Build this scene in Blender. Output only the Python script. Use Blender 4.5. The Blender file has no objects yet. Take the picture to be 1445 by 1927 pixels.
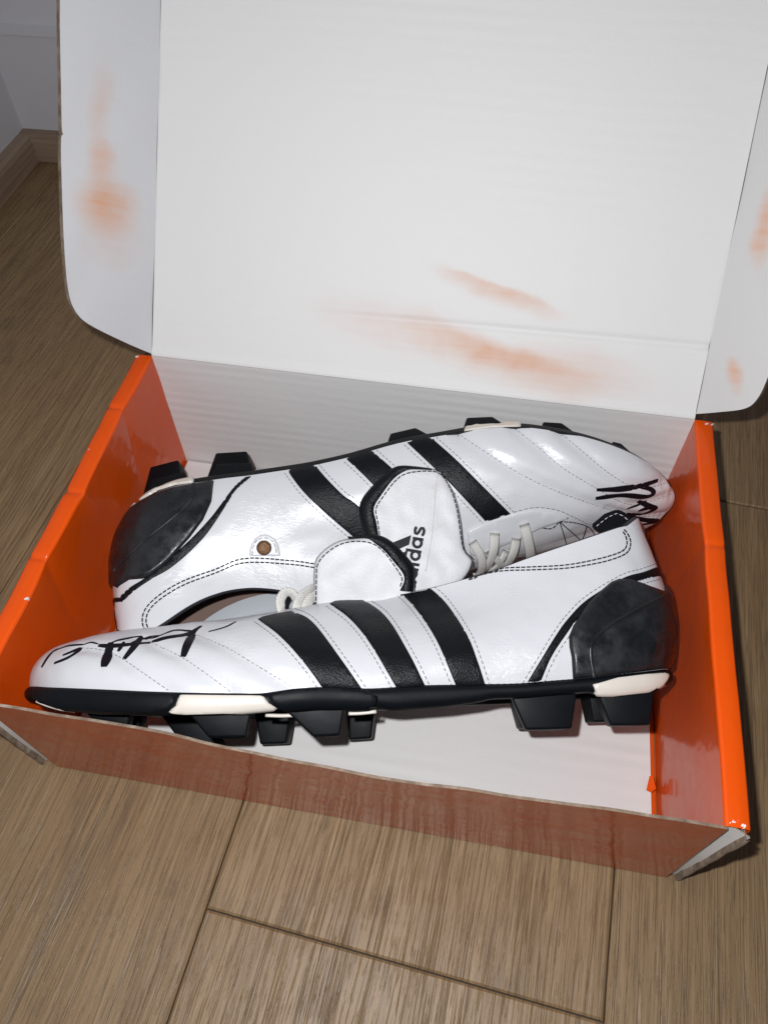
import bpy, bmesh, math, random
import numpy as np
from mathutils import Vector, Matrix, noise
from mathutils.bvhtree import BVHTree
from mathutils.geometry import delaunay_2d_cdt
random.seed(7)
scene = bpy.context.scene
COL = scene.collection
# ------------------------------------------------------------------ camera
CAM = np.array([0.21668, -0.09901, 0.42871]); PITCH, YAW, ROLL, FPX = 0.94989, -0.192852, -0.02178, 1446.2
PW, PH = 1445.0, 1927.0
def basis():
    f = np.array([math.sin(YAW)*math.cos(PITCH), math.cos(YAW)*math.cos(PITCH), -math.sin(PITCH)])
    r = np.array([math.cos(YAW), -math.sin(YAW), 0.0]); u = np.cross(r, f)
    c, s = math.cos(ROLL), math.sin(ROLL)
    return c*r+s*u, -s*r+c*u, f
CR, CU, CF = basis()
cam = bpy.data.cameras.new('camera'); camo = bpy.data.objects.new('camera', cam); COL.objects.link(camo)
cam.sensor_fit = 'VERTICAL'; cam.sensor_height = 24.0; cam.lens = FPX/PH*24.0
cam.clip_start = 0.01; cam.clip_end = 50
M = Matrix.Identity(4)
for i in range(3):
    M[i][0] = CR[i]; M[i][1] = CU[i]; M[i][2] = -CF[i]; M[i][3] = CAM[i]
camo.matrix_world = M
scene.camera = camo
# ------------------------------------------------------------------ light: phone flash beside the lens + dim room
world = bpy.data.worlds.new('World'); scene.world = world; world.use_nodes = True
bg = world.node_tree.nodes['Background']; bg.inputs[0].default_value = (0.80, 0.86, 1.0, 1); bg.inputs[1].default_value = 0.08
fl = bpy.data.lights.new('phone_flash', 'POINT'); fl.energy = 7.0; fl.color = (0.97, 0.98, 1.0); fl.shadow_soft_size = 0.004
flo = bpy.data.objects.new('phone_flash', fl); COL.objects.link(flo)
flo.location = Vector((CAM - CR*0.020 + CU*0.022).tolist())
scene.view_settings.view_transform = 'Standard'; scene.view_settings.look = 'None'
scene.view_settings.exposure = 0.0; scene.view_settings.gamma = 1.0
try: scene.view_settings.use_curve_mapping = False
except Exception: pass
scene.render.engine = 'CYCLES'
# ------------------------------------------------------------------ helpers
def A(*v): return np.array(v, dtype=float)
def nrm(v): return v/np.linalg.norm(v)
def ray(p):
    return nrm((p[0]-PW/2)/FPX*CR - (p[1]-PH/2)/FPX*CU + CF)
def onplane(p, P0, n):
    d = ray(p); return CAM + d*(((P0-CAM)@n)/(d@n))
def atz(p, z): return onplane(p, A(0, 0, z), A(0, 0, 1))
def resample(pts, step):
    pts = [np.array(q, float) for q in pts]
    out = [pts[0]]
    for a, b in zip(pts[:-1], pts[1:]):
        n = max(1, int(np.linalg.norm(b-a)/step))
        for k in range(1, n+1): out.append(a+(b-a)*k/n)
    return np.array(out)
def spline(pts, n=8):
    P = [np.array(q, float) for q in pts]
    if len(P) < 3: return np.array(P)
    Q = [2*P[0]-P[1]]+P+[2*P[-1]-P[-2]]
    out = []
    for i in range(1, len(Q)-2):
        p0, p1, p2, p3 = Q[i-1:i+3]
        for k in range(n):
            t = k/n
            out.append(0.5*((2*p1)+(-p0+p2)*t+(2*p0-5*p1+4*p2-p3)*t*t+(-p0+3*p1-3*p2+p3)*t**3))
    out.append(P[-1])
    return np.array(out)
def sstep(a, b, x):
    t = np.clip((np.asarray(x, float)-a)/(b-a), 0, 1); return t*t*(3-2*t)
# ------------------------------------------------------------------ materials
MAT = {}
class NT:
    def __init__(s, name):
        m = bpy.data.materials.new(name); m.use_nodes = True; s.m = m; s.t = m.node_tree; s.n = s.t.nodes
        s.b = s.n['Principled BSDF']; MAT[name] = m
    def new(s, typ, **kw):
        n = s.n.new(typ)
        for k, v in kw.items(): setattr(n, k, v)
        return n
    def link(s, a, b): s.t.links.new(a, b)
    def val(s, sock, v):
        if hasattr(v, 'is_output'): s.link(v, sock)
        else: sock.default_value = v
    def math(s, op, a, b=0.0, c=0.0, clamp=False):
        n = s.new('ShaderNodeMath', operation=op); n.use_clamp = clamp
        for i, v in enumerate((a, b, c)): s.val(n.inputs[i], v)
        return n.outputs[0]
    def noise(s, vec, scale, detail=4, rough=0.55, dist=0.0, out=0):
        n = s.new('ShaderNodeTexNoise'); n.inputs['Scale'].default_value = scale; n.inputs['Detail'].default_value = detail
        n.inputs['Roughness'].default_value = rough; n.inputs['Distortion'].default_value = dist
        if vec is not None: s.link(vec, n.inputs['Vector'])
        return n.outputs[out]
    def mapping(s, vec, scale=(1, 1, 1), loc=(0, 0, 0), rot=(0, 0, 0)):
        n = s.new('ShaderNodeMapping'); n.inputs['Scale'].default_value = scale; n.inputs['Location'].default_value = loc
        n.inputs['Rotation'].default_value = rot; s.link(vec, n.inputs['Vector']); return n.outputs[0]
    def ramp(s, f, stops):
        n = s.new('ShaderNodeValToRGB'); e = n.color_ramp.elements
        while len(e) < len(stops): e.new(0.5)
        for el, (p, c) in zip(e, stops): el.position = p; el.color = c if len(c) == 4 else (*c, 1)
        s.link(f, n.inputs[0]); return n.outputs[0]
    def mix(s, f, a, b, blend='MIX'):
        n = s.new('ShaderNodeMix', data_type='RGBA', blend_type=blend)
        s.val(n.inputs[0], f); 
        for i, v in ((6, a), (7, b)):
            if hasattr(v, 'is_output'): s.link(v, n.inputs[i])
            else: n.inputs[i].default_value = (*v, 1) if len(v) == 3 else v
        return n.outputs[2]
    def obj(s): return s.new('ShaderNodeTexCoord').outputs['Object']
    def uv(s): return s.new('ShaderNodeTexCoord').outputs['UV']
    def bump(s, h, strength, dist=0.001, normal=None):
        n = s.new('ShaderNodeBump'); n.inputs['Strength'].default_value = strength; n.inputs['Distance'].default_value = dist
        s.link(h, n.inputs['Height'])
        if normal is not None: s.link(normal, n.inputs['Normal'])
        return n.outputs[0]
    def set(s, **kw):
        for k, v in kw.items():
            k = {'color': 'Base Color', 'rough': 'Roughness', 'normal': 'Normal', 'coat': 'Coat Weight', 'coatr': 'Coat Roughness',
                 'spec': 'Specular IOR Level', 'metal': 'Metallic', 'sheen': 'Sheen Weight', 'coatn': 'Coat Normal'}[k]
            so = s.b.inputs[k]
            if hasattr(v, 'is_output'): s.link(v, so)
            elif k == 'Base Color': so.default_value = (*v, 1) if len(v) == 3 else v
            else: so.default_value = v
# white leather
t = NT('white_leather'); o = t.obj()
big = t.noise(o, 28, 3); fine = t.noise(o, 900, 2)
wr = t.noise(t.mapping(o, (190, 420, 420), rot=(0.2, 0.1, 0.35)), 1.0, 5, 0.6, 1.6)
wmask = t.ramp(t.noise(o, 30, 2), [(0.45, (0, 0, 0)), (0.68, (1, 1, 1))])
h = t.math('ADD', t.math('MULTIPLY', wr, t.math('MULTIPLY', wmask, 0.8)), t.math('MULTIPLY', fine, 0.10))
smud = t.ramp(t.noise(o, 75, 5, 0.7), [(0.62, (0, 0, 0)), (0.85, (1, 1, 1))])
t.set(color=t.mix(t.math('MULTIPLY', smud, 0.18), (0.645, 0.648, 0.672), (0.52, 0.49, 0.46)),
      rough=t.math('MULTIPLY_ADD', big, 0.25, 0.17), normal=t.bump(h, 0.5, 0.0010), spec=0.55)
# soft matte leather (tongue)
t = NT('tongue_leather'); o = t.obj()
smu = t.ramp(t.noise(o, 95, 4, 0.6), [(0.60, (0, 0, 0)), (0.80, (0.4, 0.4, 0.4))])
t.set(color=t.mix(smu, (0.645, 0.645, 0.665), (0.45, 0.40, 0.36)), rough=0.45, normal=t.bump(t.noise(o, 1100, 3), 0.35, 0.0005))
# black leather
t = NT('black_leather'); o = t.obj()
v = t.new('ShaderNodeTexVoronoi'); v.inputs['Scale'].default_value = 1300; t.link(o, v.inputs['Vector'])
t.set(color=(0.0035, 0.0042, 0.006), spec=0.22, rough=t.math('MULTIPLY_ADD', t.noise(o, 60), 0.2, 0.34), normal=t.bump(v.outputs[0], 0.3, 0.0005))
# rubber heel counter with scuffs
t = NT('scuffed_rubber'); o = t.obj()
sc = t.ramp(t.noise(t.mapping(o, (1, 1, 1.8)), 48, 7, 0.68, 0.8), [(0.32, (0.004, 0.005, 0.007)), (0.50, (0.011, 0.012, 0.014)), (0.78, (0.026, 0.026, 0.029))])
t.set(color=sc, rough=t.ramp(t.noise(o, 85, 6, 0.65), [(0.38, (0.16, 0.16, 0.16)), (0.62, (0.62, 0.62, 0.62))]), normal=t.bump(t.noise(o, 55, 4), 0.25, 0.003))
t = NT('outsole_black'); o = t.obj()
t.set(color=t.mix(t.math('MULTIPLY', t.noise(o, 90, 5), 0.5), (0.0018, 0.0028, 0.0042), (0.006, 0.008, 0.0105)), spec=0.16, rough=t.math('MULTIPLY_ADD', t.noise(o, 60), 0.3, 0.36), normal=t.bump(t.noise(o, 500, 3), 0.1, 0.0004))
t = NT('outsole_cream'); o = t.obj()
t.set(color=t.mix(t.noise(o, 70, 4), (0.62, 0.56, 0.49), (0.76, 0.71, 0.64)), rough=0.38)
t = NT('thread_grey'); t.set(color=(0.16, 0.155, 0.16), rough=0.8)
t = NT('thread_black'); t.set(color=(0.012, 0.012, 0.015), rough=0.8)
t = NT('thread_white'); t.set(color=(0.7, 0.7, 0.7), rough=0.8)
t = NT('marker_ink'); t.set(color=(0.005, 0.004, 0.008), rough=0.55, spec=0.2)
t = NT('print_black'); o = t.obj(); t.set(color=(0.012, 0.012, 0.016), rough=0.75, normal=t.bump(t.noise(o, 1800), 0.4, 0.0005))
t = NT('rivet_metal'); o = t.obj(); t.set(color=(0.10, 0.052, 0.026), metal=0.8, rough=0.45, normal=t.bump(t.noise(o, 900, 4), 0.5, 0.0006))
t = NT('lining_dark'); t.set(color=(0.018, 0.019, 0.024), rough=0.7)
t = NT('lining_grey'); o = t.obj(); t.set(color=(0.50, 0.53, 0.56), rough=0.7, normal=t.bump(t.noise(o, 700), 0.3, 0.0005))
t = NT('insole_shade_brown'); o = t.obj(); t.set(color=(0.20, 0.13, 0.11), rough=0.8)
# laces: woven
t = NT('lace_weave'); u = t.uv()
ck = t.new('ShaderNodeTexWave', wave_type='BANDS', bands_direction='DIAGONAL'); ck.inputs['Scale'].default_value = 1.0; t.link(t.mapping(u, (520, 520, 1)), ck.inputs['Vector'])
ck2 = t.new('ShaderNodeTexWave', wave_type='BANDS', bands_direction='DIAGONAL'); t.link(t.mapping(u, (520, -520, 1)), ck2.inputs['Vector']); ck2.inputs['Scale'].default_value = 1.0
wv = t.math('MAXIMUM', ck.outputs['Fac'], ck2.outputs['Fac'])
t.set(color=t.mix(wv, (0.60, 0.58, 0.54), (0.78, 0.76, 0.72)), rough=0.85, normal=t.bump(wv, 0.6, 0.0006))
# glossy orange board
def orange_mat(name, wear, base_a, base_b, coat, ior=1.6):
    t = NT(name); o = t.obj()
    gr = t.noise(o, 1500, 2); lo = t.noise(o, 24, 3)
    col = t.mix(t.math('MULTIPLY', gr, 0.25), base_a, base_b)
    if wear:
        w = t.ramp(t.noise(o, 260, 5, 0.75), [(0.71, (0, 0, 0)), (0.73, (1, 1, 1))])
        col = t.mix(t.math('MULTIPLY', w, wear), col, (0.75, 0.68, 0.62))
    t.b.inputs['Coat IOR'].default_value = ior; t.set(color=col, rough=0.5, spec=0.2, coat=coat, coatr=t.math('MULTIPLY_ADD', lo, 0.14, 0.06), normal=t.bump(lo, 0.25, 0.004), coatn=t.bump(lo, 0.35, 0.006))
orange_mat('orange_gloss', 0, (0.70, 0.078, 0.0), (0.55, 0.050, 0.0), 0.6); orange_mat('orange_front_shaded', 0, (0.46, 0.046, 0.0), (0.38, 0.034, 0.0), 1.0, 1.8); orange_mat('orange_rim', 0.4, (0.80, 0.085, 0.0), (0.66, 0.06, 0.0), 0.25)  # front base darkened to paint in its shade; rim base lightened for direct flash
t = NT('kraft_edge'); o = t.obj()
t.set(color=t.ramp(t.noise(o, 140, 4, 0.6), [(0.3, (0.13, 0.088, 0.06)), (0.5, (0.24, 0.175, 0.125)), (0.75, (0.40, 0.33, 0.27))]), rough=0.9, normal=t.bump(t.noise(o, 600), 0.6, 0.001))
# white board: faint flutes across uv.v, smears given as (u, v, angle, ru, rv, strength)
def board_mat(name, period, flute, blobs=(), tint=(0.77, 0.762, 0.75)):
    t = NT(name); u = t.uv()
    sep = t.new('ShaderNodeSeparateXYZ'); t.link(u, sep.inputs[0])
    vv = t.math('ADD', sep.outputs[1], t.math('MULTIPLY', t.noise(u, 9, 2), 0.003))
    fw = t.math('SINE', t.math('MULTIPLY', vv, 2*math.pi/period))
    fm = t.ramp(t.noise(t.mapping(u, (6, 28, 1)), 1.0, 3), [(0.40, (0, 0, 0)), (0.70, (1, 1, 1))])
    hh = t.math('ADD', t.math('MULTIPLY', t.math('MULTIPLY', fw, fm), 0.5*flute), t.math('MULTIPLY', t.noise(u, 240, 4), 0.35))
    hh = t.math('ADD', hh, t.math('MULTIPLY', t.noise(u, 14, 3), 2.2))
    col = t.mix(t.math('MULTIPLY', t.noise(u, 900, 3), 0.14), tint, (0.55, 0.53, 0.51))
    nz = t.new('ShaderNodeTexNoise'); nz.inputs['Scale'].default_value = 30; nz.inputs['Detail'].default_value = 4; t.link(u, nz.inputs['Vector'])
    dis = t.new('ShaderNodeVectorMath', operation='MULTIPLY_ADD'); t.link(nz.outputs['Color'], dis.inputs[0]); dis.inputs[1].default_value = (0.014, 0.014, 0); t.link(u, dis.inputs[2])
    for (bu, bv, ang, ru, rv, st, sharp) in blobs:
        mp = t.new('ShaderNodeMapping'); mp.vector_type = 'TEXTURE'; mp.inputs['Location'].default_value = (bu+0.007, bv+0.007, 0)
        mp.inputs['Rotation'].default_value = (0, 0, ang); mp.inputs['Scale'].default_value = (ru, rv, 1); t.link(dis.outputs[0], mp.inputs['Vector'])
        sx = t.new('ShaderNodeSeparateXYZ'); t.link(mp.outputs[0], sx.inputs[0])
        r2 = t.math('ADD', t.math('MULTIPLY', sx.outputs[0], sx.outputs[0]), t.math('MULTIPLY', sx.outputs[1], sx.outputs[1]))
        f = t.math('SUBTRACT', 1.0, r2, clamp=True); f = t.math('MULTIPLY', f, f)
        if sharp:
            cut = t.new('ShaderNodeMapRange'); cut.interpolation_type = 'SMOOTHSTEP'; t.link(sx.outputs[1], cut.inputs[0])
            cut.inputs[1].default_value = 0.34; cut.inputs[2].default_value = 0.0
            f = t.math('MULTIPLY', f, cut.outputs[0])
        f = t.math('MULTIPLY', f, t.math('MULTIPLY_ADD', t.noise(u, 60, 4), 0.9, 0.30)); f = t.math('MULTIPLY', f, t.math('MULTIPLY_ADD', t.noise(t.mapping(u, (10, 260, 1)), 1.0, 4, 0.6), 1.5, 0.45))
        col = t.mix(t.math('MULTIPLY', f, st, clamp=True), col, (0.68, 0.36, 0.22))
    t.set(color=col, rough=0.62, spec=0.35, normal=t.bump(hh, 0.5, 0.0007))
board_mat('board_plain', 0.0075, 0.55)
board_mat('board_end', 0.0075, 0)
board_mat('board_floor', 0.0095, 1, tint=(0.72, 0.70, 0.685))
board_mat('board_lid', 0.0075, 0.35, blobs=[(0.225, 0.026, -0.22, 0.078, 0.026, 0.72, 1), (0.262, 0.020, -0.1, 0.06, 0.022, 0.3, 0), (0.215, 0.061, -0.26, 0.050, 0.012, 0.62, 1), (0.16, 0.032, -0.1, 0.07, 0.022, 0.25, 0)])
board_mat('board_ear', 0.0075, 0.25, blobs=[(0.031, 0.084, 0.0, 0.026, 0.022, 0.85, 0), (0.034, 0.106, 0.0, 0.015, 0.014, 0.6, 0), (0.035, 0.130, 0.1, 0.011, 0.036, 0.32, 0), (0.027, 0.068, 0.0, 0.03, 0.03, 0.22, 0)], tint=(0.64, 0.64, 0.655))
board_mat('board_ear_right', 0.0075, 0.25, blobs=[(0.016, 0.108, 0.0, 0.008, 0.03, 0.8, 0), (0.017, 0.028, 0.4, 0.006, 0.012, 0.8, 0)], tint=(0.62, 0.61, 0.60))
# laminate
t = NT('laminate'); o = t.obj(); oi = t.new('ShaderNodeObjectInfo')
off = t.new('ShaderNodeVectorMath', operation='SCALE'); off.inputs[0].default_value = (3.1, 7.7, 0); t.link(oi.outputs['Random'], off.inputs['Scale'])
ad = t.new('ShaderNodeVectorMath', operation='ADD'); t.link(o, ad.inputs[0]); t.link(off.outputs[0], ad.inputs[1]); o = ad.outputs[0]
wob = t.new('ShaderNodeTexNoise'); wob.inputs['Scale'].default_value = 1; wob.inputs['Detail'].default_value = 2; t.link(t.mapping(o, (14, 3.2, 1)), wob.inputs['Vector'])
dm = t.new('ShaderNodeVectorMath', operation='MULTIPLY_ADD'); t.link(wob.outputs['Color'], dm.inputs[0]); dm.inputs[1].default_value = (0.012, 0.0, 0); t.link(o, dm.inputs[2]); o = dm.outputs[0]
g1 = t.noise(t.mapping(o, (520, 14, 1)), 1.0, 5, 0.65); g2 = t.noise(t.mapping(o, (1000, 42, 1)), 1.0, 3, 0.6); g3 = t.noise(t.mapping(o, (26, 3.0, 1)), 1.0, 4, 0.55)
g4 = t.noise(t.mapping(o, (170, 2.6, 1)), 1.0, 3, 0.5); g5 = t.noise(t.mapping(o, (30, 9, 1), rot=(0, 0, 0.25)), 1.0, 3, 0.5, 1.2)
base = t.ramp(g3, [(0.25, (0.295, 0.182, 0.088)), (0.55, (0.350, 0.226, 0.114)), (0.8, (0.40, 0.268, 0.140))])
base = t.mix(t.ramp(g1, [(0.36, (0.50, 0.50, 0.50)), (0.54, (0, 0, 0))]), base, (0.190, 0.116, 0.058))
base = t.mix(t.ramp(g1, [(0.54, (0, 0, 0)), (0.72, (0.5, 0.5, 0.5))]), base, (0.48, 0.335, 0.185))
base = t.mix(t.ramp(g5, [(0.60, (0, 0, 0)), (0.68, (0.35, 0.35, 0.35)), (0.74, (0, 0, 0))]), base, (0.15, 0.10, 0.066))
crk = t.math('ABSOLUTE', t.math('SUBTRACT', g4, 0.5)); crk = t.ramp(crk, [(0.0, (1, 1, 1)), (0.018, (0, 0, 0))])
pore = t.ramp(g2, [(0.36, (1, 1, 1)), (0.45, (0, 0, 0))])
base = t.mix(t.math('MULTIPLY', pore, 0.25), base, (0.12, 0.076, 0.045))
base = t.mix(t.math('MULTIPLY', crk, 0.38), base, (0.10, 0.064, 0.038))
tone = t.math('MULTIPLY_ADD', oi.outputs['Random'], 0.14, 0.72)
tn = t.new('ShaderNodeVectorMath', operation='SCALE'); t.link(base, tn.inputs[0]); t.link(tone, tn.inputs['Scale']); base = tn.outputs[0]
hh = t.math('SUBTRACT', t.math('MULTIPLY', g1, 0.6), t.math('ADD', t.math('MULTIPLY', pore, 0.4), t.math('MULTIPLY', crk, 0.5)))
t.set(color=base, rough=t.math('MULTIPLY_ADD', g2, 0.25, 0.30), normal=t.bump(hh, 0.6, 0.0008), spec=0.4)
t = NT('skirting_wood'); o = t.obj(); g = t.noise(t.mapping(o, (8, 8, 260)), 1.0, 4)
t.set(color=t.ramp(g, [(0.3, (0.24, 0.165, 0.11)), (0.7, (0.36, 0.27, 0.19))]), rough=0.45)
t = NT('wall_paint'); o = t.obj(); t.set(color=(0.62, 0.62, 0.645), rough=0.75, normal=t.bump(t.noise(o, 120, 4), 0.25, 0.001))
t = NT('groove_dark'); t.set(color=(0.05, 0.034, 0.022), rough=0.8)
# ------------------------------------------------------------------ object helpers
def meshobj(name, verts, faces, mat, parent=None, smooth=True, uvs=None, origin=None):
    verts = np.asarray(verts, float)
    org = np.zeros(3)
    if parent is not None: org = np.array(parent['_org'])
    elif origin is not None: org = np.asarray(origin, float)
    me = bpy.data.meshes.new(name); me.from_pydata((verts-org).tolist(), [], [list(map(int, f)) for f in faces]); me.update()
    if uvs is not None:
        l = me.uv_layers.new(name='uv')
        for lp in me.loops: l.data[lp.index].uv = uvs[lp.vertex_index]
    if smooth: me.shade_smooth()
    if mat: me.materials.append(MAT[mat])
    ob = bpy.data.objects.new(name, me); COL.objects.link(ob)
    if parent is not None: ob.parent = parent; ob['_org'] = list(org)
    else:
        ob.location = org.tolist(); ob['_org'] = list(org)
    return ob
def thing(name, label, cat, loc, group=None):
    e = bpy.data.objects.new(name, None); COL.objects.link(e); e.location = list(loc); e.empty_display_size = 0.02
    e['label'] = label; e['category'] = cat; e['_org'] = [float(x) for x in loc]
    if group: e['group'] = group
    return e
def gridfaces(n, m, flip=False):
    f = []
    for i in range(n-1):
        for j in range(m-1):
            q = [i*m+j, (i+1)*m+j, (i+1)*m+j+1, i*m+j+1]
            f.append(q[::-1] if flip else q)
    return f
def sheet(name, fn, us, vs, mat, parent, thick=0.0, nvec=None, uvfn=None, back=None, edge='kraft_edge', smooth=True):
    """board panel: fn(u,v)->point; thickness along -nvec with its own back face and cut edge materials"""
    n, m = len(us), len(vs)
    P = np.array([[fn(u, v) for v in vs] for u in us]).reshape(-1, 3)
    uv = [(uvfn(u, v) if uvfn else (u, v)) for u in us for v in vs]
    F = gridfaces(n, m); 
    a, b, c = P[F[0][0]], P[F[0][1]], P[F[0][2]]
    if np.cross(b-a, c-a) @ nvec < 0: F = gridfaces(n, m, True)
    mats = [0]*len(F)
    V = list(P); U = list(uv)
    if thick:
        N0 = len(P); V += list(P - np.asarray(nvec)*thick); U += uv
        F += [[i+N0 for i in f[::-1]] for f in F[:]]; mats += [1]*(len(F)//2)
        loop = [i*m for i in range(n)] + [(n-1)*m+j for j in range(1, m)] + [i*m+m-1 for i in range(n-2, -1, -1)] + [j for j in range(m-2, 0, -1)]
        for k in range(len(loop)):
            i, j = loop[k], loop[(k+1) % len(loop)]
            # separate vertices so that the cut stays crisp
            b0 = len(V); V += [V[i], V[j], V[j+N0], V[i+N0]]; U += [U[i], U[j], U[j], U[i]]
            F.append([b0, b0+1, b0+2, b0+3]); mats.append(2)
    ob = meshobj(name, V, F, mat, parent, smooth, U)
    if thick:
        ob.data.materials.append(MAT[back or mat]); ob.data.materials.append(MAT[edge])
        ob.data.polygons.foreach_set('material_index', mats)
    return ob
def tubes(chains, rad, sides=5):
    V = []; F = []
    for pts in chains:
        pts = np.asarray(pts); n = len(pts)
        if n < 2: continue
        b0 = len(V)
        for i in range(n):
            tg = nrm(pts[min(i+1, n-1)]-pts[max(i-1, 0)]+1e-9)
            a = nrm(np.cross(tg, A(0.3, 0.5, 0.81))); b = np.cross(tg, a)
            for k in range(sides):
                an = 2*math.pi*k/sides; V.append(pts[i]+rad*(math.cos(an)*a+math.sin(an)*b))
        for i in range(n-1):
            for k in range(sides):
                k2 = (k+1) % sides
                F.append([b0+i*sides+k, b0+i*sides+k2, b0+(i+1)*sides+k2, b0+(i+1)*sides+k])
        F.append([b0+k for k in range(sides)][::-1]); F.append([b0+(n-1)*sides+k for k in range(sides)])
    return V, F
def dashes(pts, dash=0.0022, gap=0.0009):
    pts = np.asarray(pts); seg = np.linalg.norm(np.diff(pts, axis=0), axis=1); S = np.concatenate([[0], np.cumsum(seg)])
    at = lambda s: np.array([np.interp(s, S, pts[:, k]) for k in range(3)])
    out = []; s = 0.0
    while s < S[-1]-dash*0.5:
        e = min(s+dash, S[-1]); out.append([at(s), at((s+e)/2), at(e)]); s = e+gap
    return out
def ribbon(pts, nors, width, height, wfn=None):
    """flat strip with an arched section; returns V,F,UV"""
    prof = [(-0.5, -0.4), (-0.5, 0.55), (-0.32, 1.0), (0.32, 1.0), (0.5, 0.55), (0.5, -0.4)]
    V = []; F = []; U = []; n = len(pts); m = len(prof); s = 0
    for i in range(n):
        tg = nrm(pts[min(i+1, n-1)]-pts[max(i-1, 0)]+1e-9); N = nrm(nors[i]); sd = nrm(np.cross(tg, N))
        w = width*(wfn(i/(n-1)) if wfn else 1)
        if i: s += np.linalg.norm(pts[i]-pts[i-1])
        for a, b in prof: V.append(pts[i]+sd*a*w+N*b*height); U.append((s, a*w))
    for i in range(n-1):
        for k in range(m):
            k2 = (k+1) % m; F.append([i*m+k, i*m+k2, (i+1)*m+k2, (i+1)*m+k])
    F.append(list(range(m))); F.append([(n-1)*m+k for k in range(m)][::-1])
    return V, F, U
def polydist(P, poly):
    a = poly; b = np.roll(poly, -1, axis=0); ab = b-a; L2 = (ab**2).sum(1)+1e-12
    tt = np.clip(((P-a)*ab).sum(1)/L2, 0, 1); d = a+ab*tt[:, None]-P
    return math.sqrt(((d**2).sum(1)).min())
def inside(P, poly):
    x, y = P; a = poly; b = np.roll(poly, -1, axis=0)
    c = ((a[:, 1] > y) != (b[:, 1] > y)) & (x < (b[:, 0]-a[:, 0])*(y-a[:, 1])/(b[:, 1]-a[:, 1]+1e-15)+a[:, 0])
    return c.sum() % 2 == 1
def fill2d(poly, step, inset):
    poly = np.asarray(poly, float)
    keep = [poly[0]]
    for q in poly[1:]:
        if np.linalg.norm(q-keep[-1]) > step*0.15: keep.append(q)
    if np.linalg.norm(keep[0]-keep[-1]) < step*0.15: keep.pop()
    poly = resample(keep+[keep[0]], step)[:-1]
    pts = [tuple(p) for p in poly]; n = len(pts)
    extra = []
    area = 0.5*np.sum(poly[:, 0]*np.roll(poly[:, 1], -1)-np.roll(poly[:, 0], -1)*poly[:, 1]); sg = 1 if area > 0 else -1
    for k in range(1, 3):
        d_ = inset*k/2
        for i in range(n):
            tg = poly[(i+1) % n]-poly[i-1]; tg /= (np.linalg.norm(tg)+1e-12); q = poly[i]+sg*d_*A(-tg[1], tg[0])
            if inside(q, poly) and polydist(q, poly) > d_*0.85: extra.append(tuple(q))
    lo, hi = poly.min(0), poly.max(0)
    x = lo[0]
    while x < hi[0]:
        y = lo[1]
        while y < hi[1]:
            q = A(x, y)
            if inside(q, poly) and polydist(q, poly) > inset*1.3: extra.append((x, y))
            y += step
        x += step
    vs = [Vector(p) for p in pts+extra]
    r = delaunay_2d_cdt(vs, [(i, (i+1) % n) for i in range(n)], [list(range(n))], 1, 1e-7)
    V2 = np.array([tuple(v) for v in r[0]]); F = [list(f) for f in r[2]]
    return V2, F, poly
# ------------------------------------------------------------------ setting
ROT = math.radians(-4.0); RC, RS = math.cos(ROT), math.sin(ROT)
def fl2w(x, y, z=0.0):   # plank frame -> world, pivot where a seam meets the box front
    px, py = 0.1163, 0.0; return A(px+RC*(x-px)-RS*(y-py), py+RS*(x-px)+RC*(y-py), z)
flV = [fl2w(x, y, -0.0035) for x, y in ((-0.9, -0.6), (1.0, -0.6), (1.0, 1.0), (-0.9, 1.0))]
floor = meshobj('floor', flV, [[0, 1, 2, 3]], 'groove_dark', None, False); floor['kind'] = 'structure'
def plank(x0, x1, y0, y1):
    g = 0.0004; bv = 0.0011
    x0 += g; x1 -= g; y0 += g; y1 -= g
    lo = [(x0, y0), (x1, y0), (x1, y1), (x0, y1)]; hi = [(x0+bv, y0+bv), (x1-bv, y0+bv), (x1-bv, y1-bv), (x0+bv, y1-bv)]
    cx_, cy_ = (x0+x1)/2, (y0+y1)/2
    V = [(x-cx_, y-cy_, -0.003) for x, y in lo]+[(x-cx_, y-cy_, -0.0008) for x, y in lo]+[(x-cx_, y-cy_, 0.0) for x, y in hi]
    F = [[8, 9, 10, 11]]
    for k in range(4):
        k2 = (k+1) % 4; F += [[k, k2, 4+k2, 4+k], [4+k, 4+k2, 8+k2, 8+k]]
    me = bpy.data.meshes.new('plank'); me.from_pydata(V, [], F); me.update(); me.materials.append(MAT['laminate'])
    ob = bpy.data.objects.new('plank', me); COL.objects.link(ob); ob.parent = floor
    ob.location = fl2w(cx_, cy_).tolist(); ob.rotation_euler = (0, 0, ROT)
PWD = 0.197; X0 = 0.1163
joints = {-3: [0.2], -2: [0.52], -1: [-0.44, 0.76], 0: [-0.054], 1: [0.268], 2: [-0.2], 3: [0.4]}
for c, js in joints.items():
    xs0 = X0+c*PWD; ys = [-0.6]+js+[1.0]
    if c <= -3: ys = [-0.6]+js+[0.62]
    for a, b in zip(ys[:-1], ys[1:]): plank(xs0, xs0+PWD, a, b)
WC = A(-0.281, 0.592, 0)         # wall corner on the floor
def wallbox(name, P0, P1, hgt, th, mat, z0=0.0, prof=None):
    d = nrm(P1-P0); nn = A(-d[1], d[0], 0)
    prof = prof or [(0, 0), (0, hgt), (th, hgt), (th, 0)]
    V = []; 
    for P in (P0, P1):
        for a, b in prof: V.append(P+nn*a+A(0, 0, z0+b))
    m = len(prof); F = [[k, (k+1) % m, m+(k+1) % m, m+k] for k in range(m)]+[list(range(m))[::-1], [m+k for k in range(m)]]
    ob = meshobj(name, V, F, mat, None, False, origin=P0); ob['kind'] = 'structure'; return ob
dl_ = nrm(A(0.035, 1, 0)); db_ = nrm(A(1, 0.03, 0))
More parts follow.
